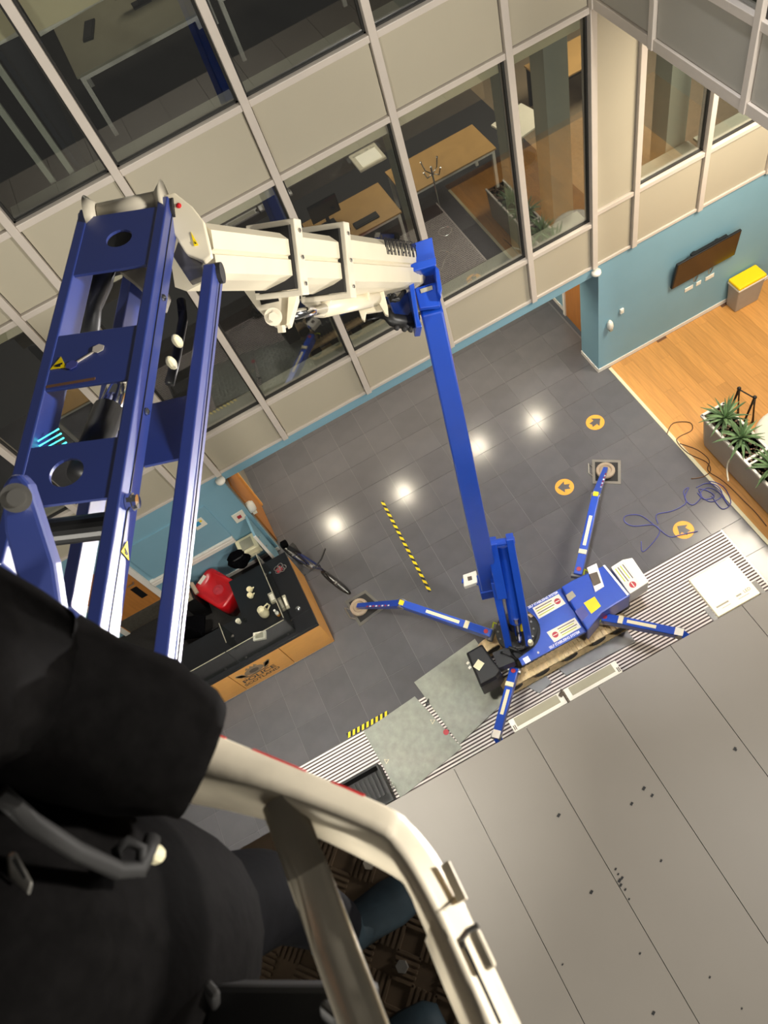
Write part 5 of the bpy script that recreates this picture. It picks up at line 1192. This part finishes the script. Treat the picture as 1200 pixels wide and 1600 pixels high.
o = thing('keyboard', 'dark keyboard on the pale second floor desk', 'keyboard', (-.12, 9.95, Z2 + .74)); MB().obox((-.12, 9.95, Z2 + .752), (.06, -.02, 0), (.06, .2, 0), (0, 0, .012)).build('case', 'black', o, bevel=.004); MB().obox((-.12, 9.95, Z2 + .766), (.045, -.015, 0), (.05, .18, 0), (0, 0, .003)).build('keys', 'rubber', o)
def monitor(label, x, y, z, w=.5):
    o = thing('monitor', label, 'monitor', (x, y, z)); MB().box((x - w / 2, y, z + .14), (x + w / 2, y + .03, z + .46)).build('panel', 'screen', o, bevel=.004); MB().box((x - .03, y + .01, z + .02), (x + .03, y + .03, z + .2)).build('neck', 'black', o); MB().box((x - .11, y - .08, z), (x + .11, y + .09, z + .015)).build('foot', 'black', o)
monitor('dark monitor on the pale second floor desk', .55, 9.95, Z2 + .74); monitor('dark monitor on the wooden first floor desk', 1.7, 10.2, Z1 + .74); monitor('dark monitor in the corner office', 6.3, 11.1, Z1 + .74)
def chair(label, x, y, z, m, rot=0.0, grp='office swivel chairs'):
    o = thing('office_chair', label, 'chair', (x, y, z), grp); ca, sa = math.cos(rot), math.sin(rot); e, s = V((ca, sa, 0)), V((-sa, ca, 0)); c = V((x, y, z))
    MB().obox(c + V((0, 0, .47)), e * .24, s * .23, (0, 0, .04)).build('seat', m, o, bevel=.03)
    MB().obox(c + V((0, 0, .78)) + s * .23, e * .22, s * .03, (0, 0, .24)).build('backrest', m, o, bevel=.03)
    MB().cyl(c + V((0, 0, .08)), c + V((0, 0, .44)), .03).build('column', 'steel', o)
    for k in range(5):
        t = k * 1.257; q = c + V((.28 * math.cos(t), .28 * math.sin(t), 0)); MB().beam(c + V((0, 0, .09)), q + V((0, 0, .06)), .04, .03).ball(q + V((0, 0, .03)), .03, 8, 5).build('leg', 'black', o)
chair('red office chair behind the wooden desk on the first floor', 2.15, 9.2, Z1, 'red', 2.4)
chair('pale office chair in the corner office', 7.0, 10.1, Z1, 'paper', .5)
chair('dark office chair by the second floor desk', .5, 11.2, Z2, 'cloth_black', 3.0)
chair('dark office chair behind the left first floor window', -3.2, 10.85, Z1, 'cloth_black', 2.6)
# coat stand
b = V((3.15, 9.0, Z1)); o = thing('coat_stand', 'chrome coat stand behind the wide first floor window', 'coat stand', b)
MB().tube([b + V((0, 0, .05)), b + V((0, 0, 1.72))], .016).build('pole', 'chrome', o)
for k in range(4):
    t = k * 1.571 + .5; d = V((math.cos(t), math.sin(t), 0))
    MB().tube([b + V((0, 0, .12)), b + d * .15 + V((0, 0, .1)), b + d * .28 + V((0, 0, .01))], .012).build('foot', 'chrome', o)
    MB().tube([b + V((0, 0, 1.6)), b + d * .12 + V((0, 0, 1.62)), b + d * .17 + V((0, 0, 1.75))], .009).ball(b + d * .17 + V((0, 0, 1.75)), .016, 8, 5).build('hook', 'chrome', o)
MB().tube([b + V((.1 * math.cos(t), .1 * math.sin(t), .55)) for t in [i * math.pi / 8 for i in range(16)]], .007, 6, True).build('umbrella_ring', 'chrome', o)
o = thing('white_table', 'white square table behind the narrow first floor window', 'table', (5.2, 10.3, Z1))
MB().obox((5.2, 10.2, Z1 + .72), (.32, .06, 0), (-.06, .32, 0), (0, 0, .018)).build('top', 'paper', o, bevel=.006); MB().cyl((5.2, 10.2, Z1 + .03), (5.2, 10.2, Z1 + .70), .035).build('column', 'steel', o); MB().cyl((5.2, 10.2, Z1), (5.2, 10.2, Z1 + .03), .24, .2, 20).build('base', 'black', o)
for i, x in enumerate((4.78, 6.72)):
    struct('trim_column', MB().box((x - .17, YA + .42, Z1), (x + .17, YA + .78, H1)), 'column_paint', ('pale column behind the narrow first floor window', 'pale column in the corner office')[i], 'column')
struct('ceiling_first', MB().box((-5.3, YA + .13, 6.78), (9.5, 14, 6.98)), 'room_wall', 'ceiling of the first floor office', 'ceiling')
# second floor: lowered white blinds at the upper left
for i, (xa, xb) in enumerate(((-1.7, -.62), (-.50, .86))):
    o = thing('roller_blind', ('lowered white blind behind the outer left second floor window', 'lowered white blind behind the second floor window over the desk')[i], 'blind', ((xa + xb) / 2, YA + .2, 9.0))
    MB().box((xa, YA + .18, 9.06 - .08 * i), (xb, YA + .20, 10.7)).build('fabric', 'blind', o); MB().tube([(xa, YA + .19, 9.06 - .08 * i), (xb, YA + .19, 9.06 - .08 * i)], .025).build('bottom_bar', 'white', o)
